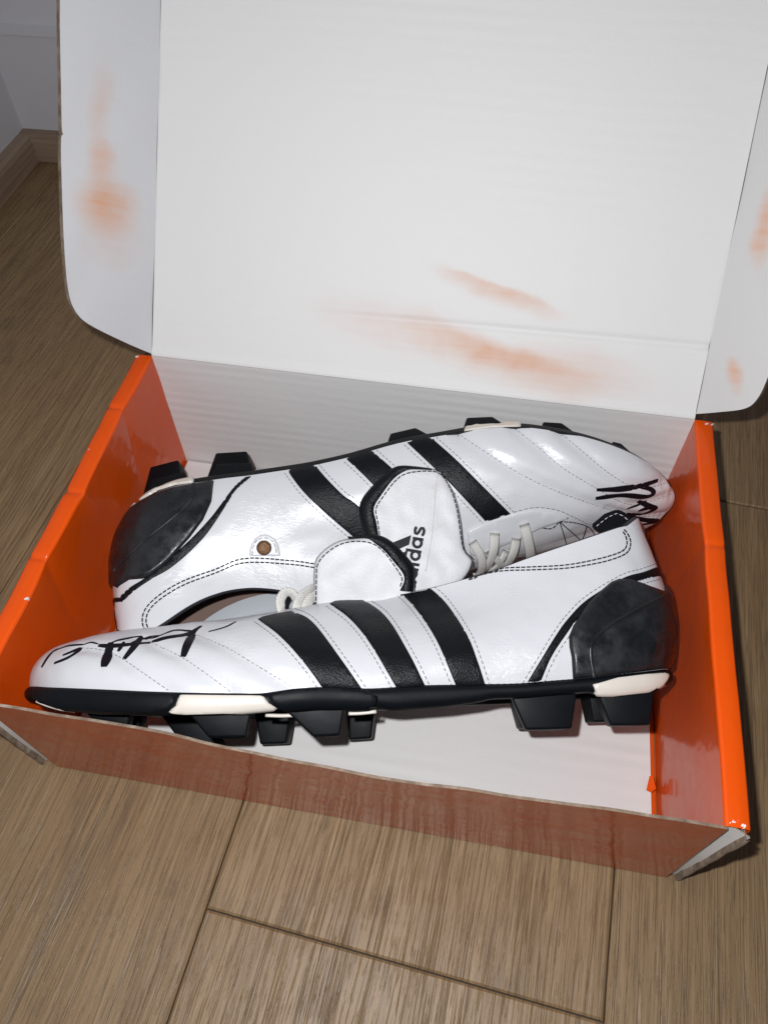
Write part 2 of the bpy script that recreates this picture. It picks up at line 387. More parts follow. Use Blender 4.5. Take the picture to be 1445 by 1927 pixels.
wallbox('wall_left', WC-dl_*1.1, WC+dl_*0.05, 1.2, 0.05, 'wall_paint')
wallbox('wall_back', WC-db_*0.05, WC+db_*1.3, 0.118, 0.05, 'wall_paint')
wallbox('wall_ledge', WC-db_*0.05+A(0, -0.001, 0), WC+db_*1.3+A(0, -0.001, 0), 1.1, 0.05, 'wall_paint', 0.118, [(-0.006, 0), (-0.006, 0.004), (0.0015, 0.007), (0.0015, 1.1), (0.05, 1.1), (0.05, 0)])
sk = [(0.004, 0), (0.004, 0.0265), (-0.009, 0.0265), (-0.0125, 0.0245), (-0.0140, 0.0200), (-0.014, 0.0)]
wallbox('skirting_left', WC-dl_*1.1, WC+dl_*-0.0, 0, 0, 'skirting_wood', 0.0003, sk)
wallbox('skirting_back', WC+db_*0.0, WC+db_*1.3, 0, 0, 'skirting_wood', 0.0008, sk)
# ------------------------------------------------------------------ shoe box
BW, BD, BH, BS = 0.345, 0.2239, 0.1011, 0.0100
LA = 0.871886
box = thing('shoe_box', 'open glossy orange cardboard shoe box with white inside and raised lid', 'box', (BW/2, BD/2, 0.0))
def wig(x, f=1.0, s=0.0): return noise.noise(Vector((x*f, s, 3.7)))
lin = np.linspace
# floor of the box
sheet('box_floor', lambda u, v: A(BS+0.002+u*(BW-2*BS-0.005), 0.003+v*(BD-0.006), 0.0034+0.0006*wig(v*6+u*2, 1, 2)), lin(0, 1, 14), lin(0, 1, 10), 'board_floor', box,
      0.0022, A(0, 0, 1), lambda u, v: (u*0.32, v*0.22))
meshobj('box_base', [A(BS, 0.001, 0.0006), A(BW-BS, 0.001, 0.0006), A(BW-BS, BD, 0.0006), A(BS, BD, 0.0006)], [[0, 1, 2, 3]], 'orange_gloss', box, False)
# front panel: orange outside, white inside, torn kraft top edge
def front_fn(u, v):
    x = BS*0.9+u*(BW-2*BS*0.9+0.003*(1-v)); zt = BH-0.0012+0.0012*wig(u*9, 1, 1)-0.004*math.exp(-((u-0.10)/0.12)**2)
    y = 0.0-0.0046*math.exp(-((u-0.52)/0.27)**2)*v**1.5-0.0015*v*sstep(0.0, 0.2, 0.2-u)+0.0008*wig(u*13, 1, 8)*v
    return A(x, y, 0.0008+v*(zt-0.0008))
sheet('front_panel', front_fn, lin(0, 1, 60), lin(0, 1, 9), 'orange_front_shaded', box, 0.0013, A(0, -1, 0), lambda u, v: (u*.33, v*.1), back='board_plain')
# back panel (white inside, orange outside)
sheet('back_panel', lambda u, v: A(BS+u*(BW-2*BS), BD+0.0012*math.sin(math.pi*u)*math.sin(math.pi*v)-0.0015*(1-v), 0.001+v*(BH-0.001)), lin(0, 1, 24), lin(0, 1, 8),
      'board_plain', box, 0.0026, A(0, -1, 0), lambda u, v: (u*.325, v*.1), back='orange_gloss')
# rolled double side walls
def side_wall(sgn):
    rows = lin(0, 1, 200)
    def X(d): return BW-d if sgn > 0 else d     # d = distance from the outer face
    creases = [0.33, 0.52, 0.80] if sgn < 0 else [0.62]
    def bow(v, z):
        q = z/BH
        b = math.sin(math.pi*v)*math.sin(math.pi*q*0.9)*(0.0035 if sgn < 0 else 0.001)
        for i, c in enumerate(creases):
            vv = v-c-(1-q)*(0.10 if i % 2 else -0.06)*(1 if sgn < 0 else -1.2)
            b += (0.0016 if sgn < 0 else 0.0011)*math.exp(-(abs(vv)/0.035))*q*(1 if i % 2 == 0 else -1)
        if sgn < 0: b += 0.004*sstep(0.30, 0.0, v)*math.sin(math.pi*min(q, 1)*0.85)
        b += 0.0007*wig(v*7+q*3, 1, 20+sgn)
        return b
    # inner panel
    ins = []
    for v in rows:
        y = 0.001+v*(BD-0.001); r = []
        for z in list(lin(0.0015, BH-0.0015, 14)):
            r.append(A(X(BS-bow(v, z)), y, z))
        ins.append(r)
    n, m = len(rows), 14
    inner = meshobj('side_panel', np.array(ins).reshape(-1, 3), gridfaces(n, m, sgn > 0), 'orange_gloss', box, True)
    # rolled rim
    rim = []
    for v in rows:
        y = 0.0005+v*(BD-0.0005); b = bow(v, BH)*0.8; dz = 0.0006*wig(v*11, 1, 30+sgn)
        for cr in creases: dz -= 0.0016*math.exp(-abs(v-cr)/0.006)
        prof = [(BS-b+0.0002, BH-0.0022), (BS-b+0.0001, BH-0.0006+dz), (BS-b-0.0005, BH-0.0001+dz), (BS-b-0.0014, BH+0.0000+dz), (BS*0.5-b, BH-0.0001+dz), (0.0010-b*0.6, BH-0.0003+dz), (0.0002-b*0.6, BH-0.0008+dz), (-0.0001-b*0.6, BH-0.0030)]
        rim.append([A(X(d), y, z) for d, z in prof])
    meshobj('rolled_rim', np.array(rim).reshape(-1, 3), gridfaces(n, 8, sgn > 0), 'orange_rim', box, True)
    # outer panel
    out = []
    for v in rows:
        y = 0.0005+v*(BD-0.0005); r = []
        for z in lin(BH-0.0028, 0.0005, 8): r.append(A(X(0.0-bow(v, BH)*0.48*(z/BH)), y, z))
        out.append(r)
    meshobj('outer_panel', np.array(out).reshape(-1, 3), gridfaces(n, 8, sgn > 0), 'orange_gloss', box, True)
    # white folded end between the two layers, seen from the front
    za, zb = 0.0012, BH-0.004
    def endf(u, v):
        z = za+v*(zb-za); d = BS*(0.92-0.86*u)-(0.001)*v
        return A(X(d), 0.0025-0.0035*u*v-0.0006*u+0.001*wig(v*5, 1, 50), z)
    sheet('folded_end', endf, lin(0, 1, 5), lin(0, 1, 10), 'board_end', box, 0.0008, A(0, -1, 0), lambda u, v: (u*.01, v*.1))
    V = []
    for v in lin(0, 1, 24):
        z = za+v*(BH-0.0035-za); V += [A(X(-0.0004), -0.0022*v-0.0006+0.0007*wig(v*9, 1, 60), z), A(X(0.0014), -0.0026*v-0.0008+0.0007*wig(v*9, 1, 60), z+0.0003), A(X(0.0014), 0.004, z)]
    meshobj('cut_edge', V, gridfaces(24, 3), 'kraft_edge', box, True)
side_wall(-1); side_wall(1)
# paper core showing where the print has cracked on the rims and corners
def nick(px, z, size, ang=0.0, k=7):
    c = atz(px, z); c[0] = min(max(c[0], 0.0012), BS-0.0010) if c[0] < 0.1 else max(min(c[0], BW-0.0007), BW-BS+0.0012); c[1] = min(max(c[1], 0.0015), BD-0.002); c[2] = BH-0.0002; pts = []
    for i in range(k):
        a_ = 2*math.pi*i/k; q = size*(0.5+0.7*random.random()); x, y = q*math.cos(a_), 0.45*q*math.sin(a_)
        pts.append(c+A(x*math.cos(ang)-y*math.sin(ang), x*math.sin(ang)+y*math.cos(ang), 0.0003*random.random()))
    V = pts+[p-A(0, 0, 0.0016) for p in pts]
    meshobj('worn_nick', V, [list(range(k)), [k+i for i in range(k)][::-1]]+[[i, k+i, k+(i+1) % k, (i+1) % k] for i in range(k)], 'board_end', box, False)
for px, sz, an in (((179, 846), .0016, .2), ((166, 844), .0007, 0), ((124, 963), .0015, .1), ((110, 962), .0007, 0), ((50, 1125), .0014, .5), ((258, 662), .0016, .3), ((1330, 793), .0015, .4), ((1344, 792), .0012, .9),
                   ((1384, 1545), .0016, .5), ((1397, 1552), .0014, .8), ((1372, 1548), .0010, 0), ((1402, 1560), .0012, 1.2)):
    nick(px, BH+0.0006, sz, an)
# little orange tuck tab at the foot of the right wall
q = [atz((1222, 1460), 0.012), atz((1216, 1486), 0.0075), atz((1226, 1491), 0.0068), atz((1234, 1484), 0.0085), atz((1228, 1460), 0.012)]
qb = [p-A(0, 0, 0.0008) for p in q]
meshobj('tuck_tab', q+qb, [[0, 1, 2, 3, 4], [9, 8, 7, 6, 5]]+[[k, 5+k, 5+(k+1) % 5, (k+1) % 5] for k in range(5)], 'orange_rim', box, False)
# lid
LD = A(0, math.cos(LA), math.sin(LA)); LN = A(0, -math.sin(LA), math.cos(LA)); HG = A(0, BD-0.0006, BH+0.0002)
LL = 0.235
def lid_fn(u, v):
    x = BS+0.0006+u*(BW-2*BS-0.0012); l = 0.0005+v*LL
    d = 0.0016*math.sin(math.pi*u)*math.sin(math.pi*v)-0.0012*math.exp(-((l-0.038-0.006*(u-0.5))/0.0018)**2)*sstep(0.25, 0.5, u)
    d += 0.0010*math.exp(-((l-0.002)/0.0025)**2)
    return A(x, 0, 0)+HG+LD*l+LN*d
lid = sheet('lid', lid_fn, lin(0, 1, 60), np.concatenate([lin(0, 0.25, 60), lin(0.26, 1, 40)]), 'board_lid', box, 0.0026, LN, lambda u, v: (BS+u*(BW-2*BS), v*LL), back='orange_gloss')
def ear(sgn, beta, outline, mat):
    x0 = BS+0.0004 if sgn < 0 else BW-BS-0.0004
    e = A(sgn*math.cos(beta), 0, 0)+math.sin(beta)*LN; n = -np.cross(e, LD)*sgn*-1
    if n @ (CAM-HG) < 0: n = -n
    poly = np.concatenate([spline(outline[:-1], 5), [outline[-1]]])*A(1.11 if sgn < 0 else 1.0, 1)
    V2, F, pl_ = fill2d(poly, 0.006, 0.002)
    def pt(a, l): 
        return A(x0, 0, 0)+HG+e*a+LD*l+n*(0.0012*wig(a*40+l*22, 1, 70+sgn)+0.0009*math.exp(-((a-0.033-0.05*(l-0.1))/0.0011)**2)*sstep(0.04, 0.07, l)*sstep(0.16, 0.12, l)*(sgn < 0)+0.003*(a/0.05)**2)
    front = [pt(a, l) for a, l in V2]; N0 = len(front)
    back = [p-n*0.0038 for p in front]
    V = front+back; FF = [f[::-1] if np.cross(front[f[1]]-front[f[0]], front[f[2]]-front[f[0]])@n < 0 else f for f in F]
    FF += [[i+N0 for i in f[::-1]] for f in FF[:]]; mats = [0]*len(F)+[1]*len(F); U = [tuple(q) for q in V2]*2
    k = len(pl_)
    for i in range(k):
        a, b = pl_[i], pl_[(i+1) % k]; pa, pb = pt(*a), pt(*b); b0 = len(V)
        V += [pa, pb, pb-n*0.0038, pa-n*0.0038]; U += [tuple(a), tuple(b), tuple(b), tuple(a)]
        FF.append([b0, b0+1, b0+2, b0+3]); mats.append(2)
    ob = meshobj('lid_flap', V, FF, mat, lid, True, U)
    ob.data.materials.append(MAT['orange_gloss']); ob.data.materials.append(MAT['kraft_edge']); ob.data.polygons.foreach_set('material_index', mats)
    # fluting seen in the outer cut edge
    fl_ = []
    amax = max(outline, key=lambda q: q[0])[0]
    return ob
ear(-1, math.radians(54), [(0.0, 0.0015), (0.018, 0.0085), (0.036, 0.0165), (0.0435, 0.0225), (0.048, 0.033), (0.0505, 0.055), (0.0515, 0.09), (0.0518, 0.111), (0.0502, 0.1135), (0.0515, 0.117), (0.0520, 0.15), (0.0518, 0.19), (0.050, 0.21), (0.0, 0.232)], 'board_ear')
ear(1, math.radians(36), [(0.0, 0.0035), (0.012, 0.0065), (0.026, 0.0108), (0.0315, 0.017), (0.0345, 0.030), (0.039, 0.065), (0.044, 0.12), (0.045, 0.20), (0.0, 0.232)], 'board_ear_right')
# ------------------------------------------------------------------ boots
class Surf:
    """sampled parametric surface, p along rows and v along columns, world coordinates"""
    def __init__(s, ps, vs, P, center):
        s.ps, s.vs, s.P = np.asarray(ps), np.asarray(vs), P
        du = np.gradient(P, axis=0); dv = np.gradient(P, axis=1); N = np.cross(du, dv)
        N /= (np.linalg.norm(N, axis=2, keepdims=True)+1e-15)
        flip = np.sum(N*(P-center), axis=2).mean() < 0
        s.N = -N if flip else N; s.flip = flip
        n, m = P.shape[:2]; s.n, s.m = n, m
        tri = []; 
        for i in range(n-1):
            for j in range(m-1):
                a, b, c, d = i*m+j, (i+1)*m+j, (i+1)*m+j+1, i*m+j+1; tri += [(a, b, c), (a, c, d)]
        s.tri = tri; s.bvh = BVHTree.FromPolygons([Vector(q) for q in P.reshape(-1, 3).tolist()], tri)
    def faces(s): return gridfaces(s.n, s.m, s.flip)
    def pv_of(s, loc, idx):
        a, b, c = s.tri[idx]; F = s.P.reshape(-1, 3); A_, B_, C_ = F[a], F[b], F[c]; L = np.array(loc)
        v0, v1, v2 = B_-A_, C_-A_, L-A_
        d00, d01, d11, d20, d21 = v0@v0, v0@v1, v1@v1, v2@v0, v2@v1; dn = d00*d11-d01*d01
        if abs(dn) < 1e-20: w1 = w2 = 0.33
        else: w1, w2 = (d11*d20-d01*d21)/dn, (d00*d21-d01*d20)/dn
        g = lambda k: A(s.ps[k//s.m], s.vs[k % s.m])
        return g(a)*(1-w1-w2)+g(b)*w1+g(c)*w2
    def hit(s, px):
        d = ray(px); r = s.bvh.ray_cast(Vector(CAM), Vector(d))
        if r[0] is not None: return s.pv_of(r[0], r[2])
        best = None
        for tt in np.linspace(0.25, 0.60, 60):
            q = s.bvh.find_nearest(Vector(CAM+d*tt))
            if best is None or q[3] < best[3]: best = q
        return s.pv_of(best[0], best[2])
    def ev(s, p, v, off=0.0):
        i = np.interp(p, s.ps, np.arange(s.n)); j = np.interp(v, s.vs, np.arange(s.m))
        i0 = min(int(i), s.n-2); j0 = min(int(j), s.m-2); a, b = i-i0, j-j0
        bl = lambda G: G[i0, j0]*(1-a)*(1-b)+G[i0+1, j0]*a*(1-b)+G[i0, j0+1]*(1-a)*b+G[i0+1, j0+1]*a*b
        N = nrm(bl(s.N)); return bl(s.P)+N*off, N
    def line(s, px, off=0.0, smooth=True):
        q = spline(px, 6) if smooth else np.array(px, float)
        pv = [s.hit(k) for k in resample(q, 4.0)]
        r = [s.ev(k[0], k[1], off) for k in pv]
        return np.array([k[0] for k in r]), np.array([k[1] for k in r]), np.array(pv)
    def patch(s, name, pv, thick, mat, parent, step=0.003, ew=0.0012, metric=(0.46, 0.075), fn=None, sink=0.0004):
        sc = A(*metric); V2, F, poly = fill2d(np.asarray(pv)*sc, step, ew)
        V = []; 
        for q in V2:
            d = polydist(q, poly); k = min(d/ew, 1.0); o = -sink+(thick+sink)*math.sqrt(max(0, 1-(1-k)**2))
            p, v = q/sc
            if fn: o += fn(p, v, d)
            V.append(s.ev(p, v, o)[0])
        V = np.array(V); f0 = F[len(F)//2]; c = V2[f0].mean(0)/sc; N = s.ev(c[0], c[1])[1]
        if np.cross(V[f0[1]]-V[f0[0]], V[f0[2]]-V[f0[0]])@N < 0: F = [f[::-1] for f in F]
        return meshobj(name, V, F, mat, parent, True)
    def pvpoly(s, px, dense=6.0):
        return np.array([s.hit(k) for k in resample(list(px)+[px[0]], dense)[:-1]])
def stitch(sf, name, px, mat, parent, rad=0.00033, off=0.0002, dash=0.0022, gap=0.0009, smooth=True):
    P, N, pv = sf.line(px, off, smooth); V, F = tubes(dashes(P, dash, gap), rad, 5)
    if V: return meshobj(name, V, F, mat, parent, True)
def ink(sf, strokes, parent, mat='marker_ink', name='signature_stroke'):
    for px, w in strokes:
        P, N, pv = sf.line(px, 0.0); V, F, U = ribbon(P, N, w, 0.00022, lambda q: 0.30+0.68*math.sqrt(max(0.0, math.sin(math.pi*min(1.0, max(0.0, 0.06+0.9*q))))))
        meshobj(name, V, F, mat, parent, True, U)
def offline(px, d):
    px = spline(px, 6); o = []
    for i in range(len(px)):
        tg = nrm(px[min(i+1, len(px)-1)]-px[max(i-1, 0)]); o.append(px[i]+d*A(-tg[1], tg[0]))
    return o

RIDGE = {}
def make_boot(cfg):
    root = thing('football_boot', cfg['label'], 'football boot', cfg['base'], 'pair of football boots')
    toe = atz(cfg['toe'], cfg['ztoe']); heel = atz(cfg['heel'], cfg['zheel'])
    ex = nrm(toe-heel); toe = toe-ex*cfg['trim'][0]; heel = heel+ex*cfg['trim'][1]; L = np.linalg.norm(toe-heel)
    zp = nrm(A(0, 0, 1)-ex*ex[2]); b = np.cross(zp, ex); b = b if b[1] > 0 else -b
    sg = cfg['sg']; ph = math.radians(cfg['roll'])
    u = sg*math.sin(ph)*b+math.cos(ph)*zp; n = -sg*math.cos(ph)*b+math.sin(ph)*zp
    W = lambda x, y, z: heel+ex*x+n*y+u*z
    def loc(px, y):
        q = onplane(px, heel+n*y, n)-heel; return A(q@ex, q@u)
    # tables in local coordinates
    pk = [0, .06, .1, .2, .3, .4, .5, .6, .7, .8, .9, .95, 1]
    wl = [0, .0135, .0225, .0405, .049, .0485, .042, .0365, .0345, .0335, .0235, .0125, 0]
    wm = [0, .0140, .0235, .0430, .0515, .0505, .041, .0355, .0345, .0335, .0235, .0125, 0]
    def cub(xs, ys, x):   # smooth interpolation
        xs = np.asarray(xs, float); ys = np.asarray(ys, float); mm = np.gradient(ys, xs)
        x = np.clip(x, xs[0], xs[-1]); i = np.clip(np.searchsorted(xs, x)-1, 0, len(xs)-2); h = xs[i+1]-xs[i]; tt = (x-xs[i])/h
        return (2*tt**3-3*tt**2+1)*ys[i]+(tt**3-2*tt**2+tt)*h*mm[i]+(-2*tt**3+3*tt**2)*ys[i+1]+(tt**3-tt**2)*h*mm[i+1]
    xb = lambda p: L*(0.5+0.5*math.cos(math.pi*p))
    wx = lambda x: float(cub(pk, wl, math.acos(np.clip(2*x/L-1, -1, 1))/math.pi))
    def trace(pxs, yfun):
        o = []
        for q in pxs:
            y = 0.03
            for _ in range(4):
                r = loc(q, y); y = yfun(np.clip(r[0], 0, L))
            o.append(r)
        o = np.array(sorted(o, key=lambda r: r[0])); return o[:, 0], o[:, 1]
    bx, bz = trace(cfg['bottom'], wx)
    zb = lambda x: float(np.interp(x, bx, bz))
    zbs = lambda x: (zb(x-0.006)+2*zb(x)+zb(x+0.006))/4
    sx, sz = trace(cfg['sole'], wx)
    zsl = lambda x: float(np.interp(x, sx, sz))
    ycol = cfg['ycol']; XT = cfg['throat']*L
    if 'ridge' in cfg:
        rx, rz = trace(cfg['ridge'], lambda x: 0.0 if x > XT else ycol*sstep(XT, XT-0.04, x))
        RIDGE['x'] = rx/L; RIDGE['z'] = rz
    else:
        cx_, cz_ = trace(cfg['collar'], lambda x: ycol)
        keep = RIDGE['x'] > cfg['throat']+0.03
        rx = np.concatenate([cx_, RIDGE['x'][keep]*L]); rz = np.concatenate([cz_, RIDGE['z'][keep]*(cfg.get('rs', 1)+0.10*sstep(0.85, 0.6, RIDGE['x'][keep]))+cfg.get('rdz', 0)])
    zt = lambda x: float(np.interp(x, rx, rz)); 
    zts = lambda x: (zt(x-0.008)+zt(x-0.004)+zt(x)+zt(x+0.004)+zt(x+0.008))/5
    hx, hz = loc(cfg['heeltop'], 0.0)
    pc = cfg['pc']; XT0 = L-cfg['capback']; XT1 = hx
    qk = [0, .12, .3, .5, .7, .85, .94, 1]; qw = [0, .010, .021, .0265, .0265, .019, .009, 0]
    def T(p):
        x = XT0+(XT1-XT0)*(0.5-0.5*math.cos(math.pi*p))
        y = 0.0
        if p > pc: y = float(cub(qk, qw, (p-pc)/(1-pc)))*ycol/0.0265
        z = zts(x) if x > XT1+0.012 else zts(XT1+0.012)+(hz-zts(XT1+0.012))*(1-(x-XT1)/0.012)
        return A(x, y, z)
    def side(p, sgn):
        x = xb(p); w = float(cub(pk, wl if sgn > 0 else wm, p)); B = A(x, w*sgn, zbs(x)); t_ = T(p); t_[1] *= sgn
        return B, t_
    # outward plan normals
    NP, NV = 150, 46
    pp = np.concatenate([np.linspace(0, 1, NP), 2-np.linspace(1, 0, NP)[1:]])
    vv = np.linspace(0, 1, NV)
    def Bp(p): return side(p, 1) if p <= 1 else side(2-p, -1)
    def outn(p):
        e = 0.01; q0 = (p-e) % 2; q1 = (p+e) % 2; a = Bp(q0)[0]; c = Bp(q1)[0]; tg = c-a; o = A(tg[1], -tg[0], 0)
        o = nrm(o); mid = A(L*0.5, 0, 0); 
        return o if o@(Bp(p)[0]-mid) > 0 else -o
    P = np.zeros((len(pp), NV, 3)); Bs = []; Os = []
    for i, p in enumerate(pp):
        B, t_ = Bp(p); o = outn(p); Bs.append(B); Os.append(o); h = t_[2]-B[2]; pe = p if p <= 1 else 2-p
        c = float(sstep(pc-0.05, pc+0.10, pe)); he = float(sstep(0.86, 1.0, pe)); tf = float(sstep(0.22, 0.0, pe))
        pd = A(B[0]-t_[0], B[1]-t_[1], 0)
        mf = float(sstep(0.16, 0.34, pe)); k1 = 0.64-0.20*mf; k2 = 0.66-0.30*mf
        C1 = B+A(0, 0, 1)*h*(k1*(1-c)+0.42*c)+o*(0.004*(1-c)+0.008*c+0.007*he-0.001*tf)
        C2a = t_+pd*k2
        C2b = t_+A(0, 0, -1)*h*0.36+o*(0.001)-A(1, 0, 0)*0.004*he
        C2 = C2a*(1-c)+C2b*c
        for j, v in enumerate(vv):
            P[i, j] = (1-v)**3*B+3*(1-v)**2*v*C1+3*(1-v)*v*v*C2+v**3*t_
    def toW(Pl): return heel+Pl[..., 0:1]*ex+Pl[..., 1:2]*n+Pl[..., 2:3]*u
    cen = W(L*0.5, 0, 0.03)
    S0 = Surf(pp, vv, toW(P), cen)
    # quilting: the leather is drawn in along the seams
    WP = S0.P.copy(); D = np.zeros(WP.shape[:2])
    for px in cfg['quilt']:
        Q = S0.line(px)[0]
        dd = np.min(np.linalg.norm(WP[:, :, None, :]-Q[None, None, ::2, :], axis=3), axis=2)
        D = np.maximum(D, 0.0017*np.exp(-(dd/0.0038)**2))
    for i in range(WP.shape[0]):
        for j in range(WP.shape[1]):
            q = WP[i, j]; k = vv[j]; e = min(1, k*6)*min(1, (1-k)*8)
            D[i, j] -= (0.0009*noise.noise(Vector(q*38))+0.00035*noise.noise(Vector(q*120)))*e
    WP -= S0.N*D[..., None]
    WP[-1] = WP[0]
    S = Surf(pp, vv, WP, cen)
    up = meshobj('upper', S.P.reshape(-1, 3), S.faces(), 'white_leather', root)
    bm = bmesh.new(); bm.from_mesh(up.data); bmesh.ops.remove_doubles(bm, verts=bm.verts, dist=1e-5); bm.to_mesh(up.data); bm.free(); up.data.shade_smooth()
    # lining, collar roll and insole
    R = []; pcol = [p for p in pp if (p > pc+0.015 and p < 2-pc-0.015)]
    lw = []
    for p in pcol:
        B, t_ = Bp(p); o = outn(p); pe = p if p <= 1 else 2-p
        inn = nrm(A(L*0.24, 0, 0)*1.0-A(t_[0], t_[1], 0)+1e-9)
        if abs(t_[0]-L*0.24) < 0.06: inn = nrm(A(0.25*inn[0], inn[1], 0)) if abs(inn[1]) > 1e-6 else inn
        r = [t_+A(0, 0, -0.0012), t_+inn*0.0012+A(0, 0, 0.0006), t_+inn*0.003+A(0, 0, 0.0002), t_+inn*0.0042+A(0, 0, -0.004), t_+inn*0.0035+A(0, 0, -0.012), (t_*0.5+B*0.5)+inn*0.006, B+inn*0.007+A(0, 0, 0.004)]
        R.append(r)
    R = toW(np.array(R)); nR, mR = R.shape[:2]
    LS = Surf(np.linspace(0, 1, nR), np.linspace(0, 1, mR), R, cen)
    fr = gridfaces(nR, mR, not LS.flip)
    ob = meshobj('lining', R.reshape(-1, 3), fr, 'lining_dark', root); ob.data.materials.append(MAT['lining_grey']); ob.data.materials.append(MAT['insole_shade_brown'])
    ob.data.polygons.foreach_set('material_index', [(2 if (k % (mR-1)) >= 4 else 1 if (k % (mR-1)) >= 2 else 0) if k > len(fr)/2 else (2 if (k % (mR-1)) >= 4 else 0) for k in range(len(fr))])  # deepest lining rows coloured brown to paint the shadow inside the boot
    V = []; xs_ = lin(0.012, L*0.62, 20)
    for x in xs_:
        w = wx(x)*0.86
        for y in lin(-1, 1, 7): V.append(W(x, y*w, zbs(x)+0.006+0.004*y*y))
    meshobj('insole', V, gridfaces(20, 7), 'insole_shade_brown', root)
    # outsole
    rows = []; zhs = lambda x: max(0.006, zbs(x)-zsl(x))*0.6
    for i, p in enumerate(pp):
        B = Bs[i]; o = Os[i]; hs = max(0.006, B[2]-zsl(B[0])); z = A(0, 0, 1); ci = A(B[0], 0, 0)-A(B[0], B[1], 0)
        # forefoot rocker and instep arch of the plate
        lp = cfg.get('lip', 0.0); pe_ = pp[i] if pp[i] <= 1 else 2-pp[i]
        mid = float(sstep(0.40, 0.50, pe_)*sstep(0.82, 0.70, pe_))
        if pp[i] > 1: hs *= 0.55-0.25*mid
        hc = max(0.002, hs-0.003-0.005*mid)      # the plate is hollowed underneath, most of all at the shank
        r = [B-o*0.003+z*0.0004, B+o*(0.0006+lp*.2)+z*0.0003, B+o*(0.0015+lp*.5)-z*0.0005, B+o*(0.0021+lp)-z*hs*0.30, B+o*(0.0018+lp*1.2)-z*hs*0.62, B+o*(0.0006+lp*1.3)-z*hs*0.88, B-o*(0.003-lp*1.4)-z*hs, B+ci*0.35-o*0.004-z*hc, A(B[0]*0.96+L*0.02, 0, B[2]-max(0.002, zhs(B[0])-0.003-0.005*mid))]
        rows.append(r)
    rows = toW(np.array(rows)); SO = Surf(pp, np.linspace(0, 1, rows.shape[1]), rows, W(L/2, 0, 0.03))
    so = meshobj('outsole', SO.P.reshape(-1, 3), SO.faces(), 'outsole_black', root)
    bm = bmesh.new(); bm.from_mesh(so.data); bmesh.ops.remove_doubles(bm, verts=bm.verts, dist=1e-5); bm.to_mesh(so.data); bm.free(); so.data.shade_smooth()
    for nm, px, th, mat in cfg['solepatch']:
        pvp = SO.pvpoly(px)
        if nm == 'heel_insert': pvp[pvp[:, 0] > 0.955, 0] = 1.04
        SO.patch(nm, pvp, th, mat, so, 0.003, 0.0014, (0.46, 0.06))
    # studs: px corners (base a, base b, tip b, tip a) on the outer face at local depth y
    for (a, bq, c, d, y, dep) in cfg['studs']:
        f = [loc(k, y) for k in (a, bq, c, d)]
        k_ = 0.003 if y > 0 else 0.009; f[0][1] += k_; f[1][1] += k_
        bm = bmesh.new()
        vs_ = []
        for q, ty in zip(f, (0, 0, 0.22, 0.22)):
            vs_.append(bm.verts.new(W(q[0], y-math.copysign(dep*ty*0.5, dep), q[1]).tolist()))
        cxm = sum(q[0] for q in f)/4
        for q, ty in zip(f, (0, 0, 0.22, 0.22)):
            vs_.append(bm.verts.new(W(cxm+(q[0]-cxm)*0.86, y-dep*(1-ty*0.5), q[1]).tolist()))
        for k in ([0, 1, 2, 3], [7, 6, 5, 4], [0, 4, 5, 1], [1, 5, 6, 2], [2, 6, 7, 3], [3, 7, 4, 0]): bm.faces.new([vs_[i] for i in k])
        bmesh.ops.recalc_face_normals(bm, faces=bm.faces)
        bmesh.ops.bevel(bm, geom=bm.edges[:], offset=0.0012, segments=2, affect='EDGES', profile=0.6)
        me = bpy.data.meshes.new('stud'); org = Vector(root['_org'])
        for v_ in bm.verts: v_.co -= org
        bm.to_mesh(me); bm.free(); me.shade_smooth(); me.materials.append(MAT['outsole_black'])
        ob = bpy.data.objects.new('stud', me); COL.objects.link(ob); ob.parent = root
    # stripes: both edges as pixel polylines, laid on the surface (lateral), continued on the other side
    for e0, e1 in cfg['stripes']:
        A0 = S.line(e0)[2]; A1 = S.line(e1)[2]
        A0[0, 1] = min(A0[0, 1], 0.99); A1[0, 1] = min(A1[0, 1], 0.99)
        A0[-1, 1] = 0.0; A1[-1, 1] = 0.0
        pv = np.concatenate([A0, A1[::-1]])
        S.patch('stripe', pv, 0.0007, 'black_leather', root, 0.003, 0.0006)
        pv2 = pv.copy(); pv2[:, 0] = 2-pv2[:, 0]
        S.patch('stripe', pv2, 0.0007, 'black_leather', root, 0.004, 0.0006)
        stitch(S, 'seam_stitching', offline(e0, cfg['so']), 'thread_grey', root, 0.0002, 0.0001, 0.0016, 0.0010)
        stitch(S, 'seam_stitching', offline(e1, -cfg['so']), 'thread_grey', root, 0.0002, 0.0001, 0.0016, 0.0010)
    for px in cfg['quilt']: stitch(S, 'quilt_stitching', px, 'thread_grey', root, 0.00024, -0.0001, 0.0016, 0.0009)
    # black heel flash strip
    for e0, e1 in cfg['flash']:
        A0 = S.line(e0)[2]; A1 = S.line(e1)[2]
        if cfg['flashclamp']: A0[-1, 0] = 1.0; A1[-1, 0] = 1.0
        A0[0, 1] = 0; A1[0, 1] = 0
        pv = np.concatenate([A0, A1[::-1]]); S.patch('heel_strip', pv, 0.0006, 'black_leather', root, 0.003, 0.0006)
        pv2 = pv.copy(); pv2[:, 0] = 2-pv2[:, 0]; S.patch('heel_strip', pv2, 0.0006, 'black_leather', root, 0.004, 0.0006)
        stitch(S, 'seam_stitching', offline(e0, cfg['fo'][0]), 'thread_grey', root, 0.0002, 0.0001, 0.0016, 0.0010)
        stitch(S, 'seam_stitching', offline(e1, cfg['fo'][1]), 'thread_grey', root, 0.0002, 0.0001, 0.0016, 0.0010)
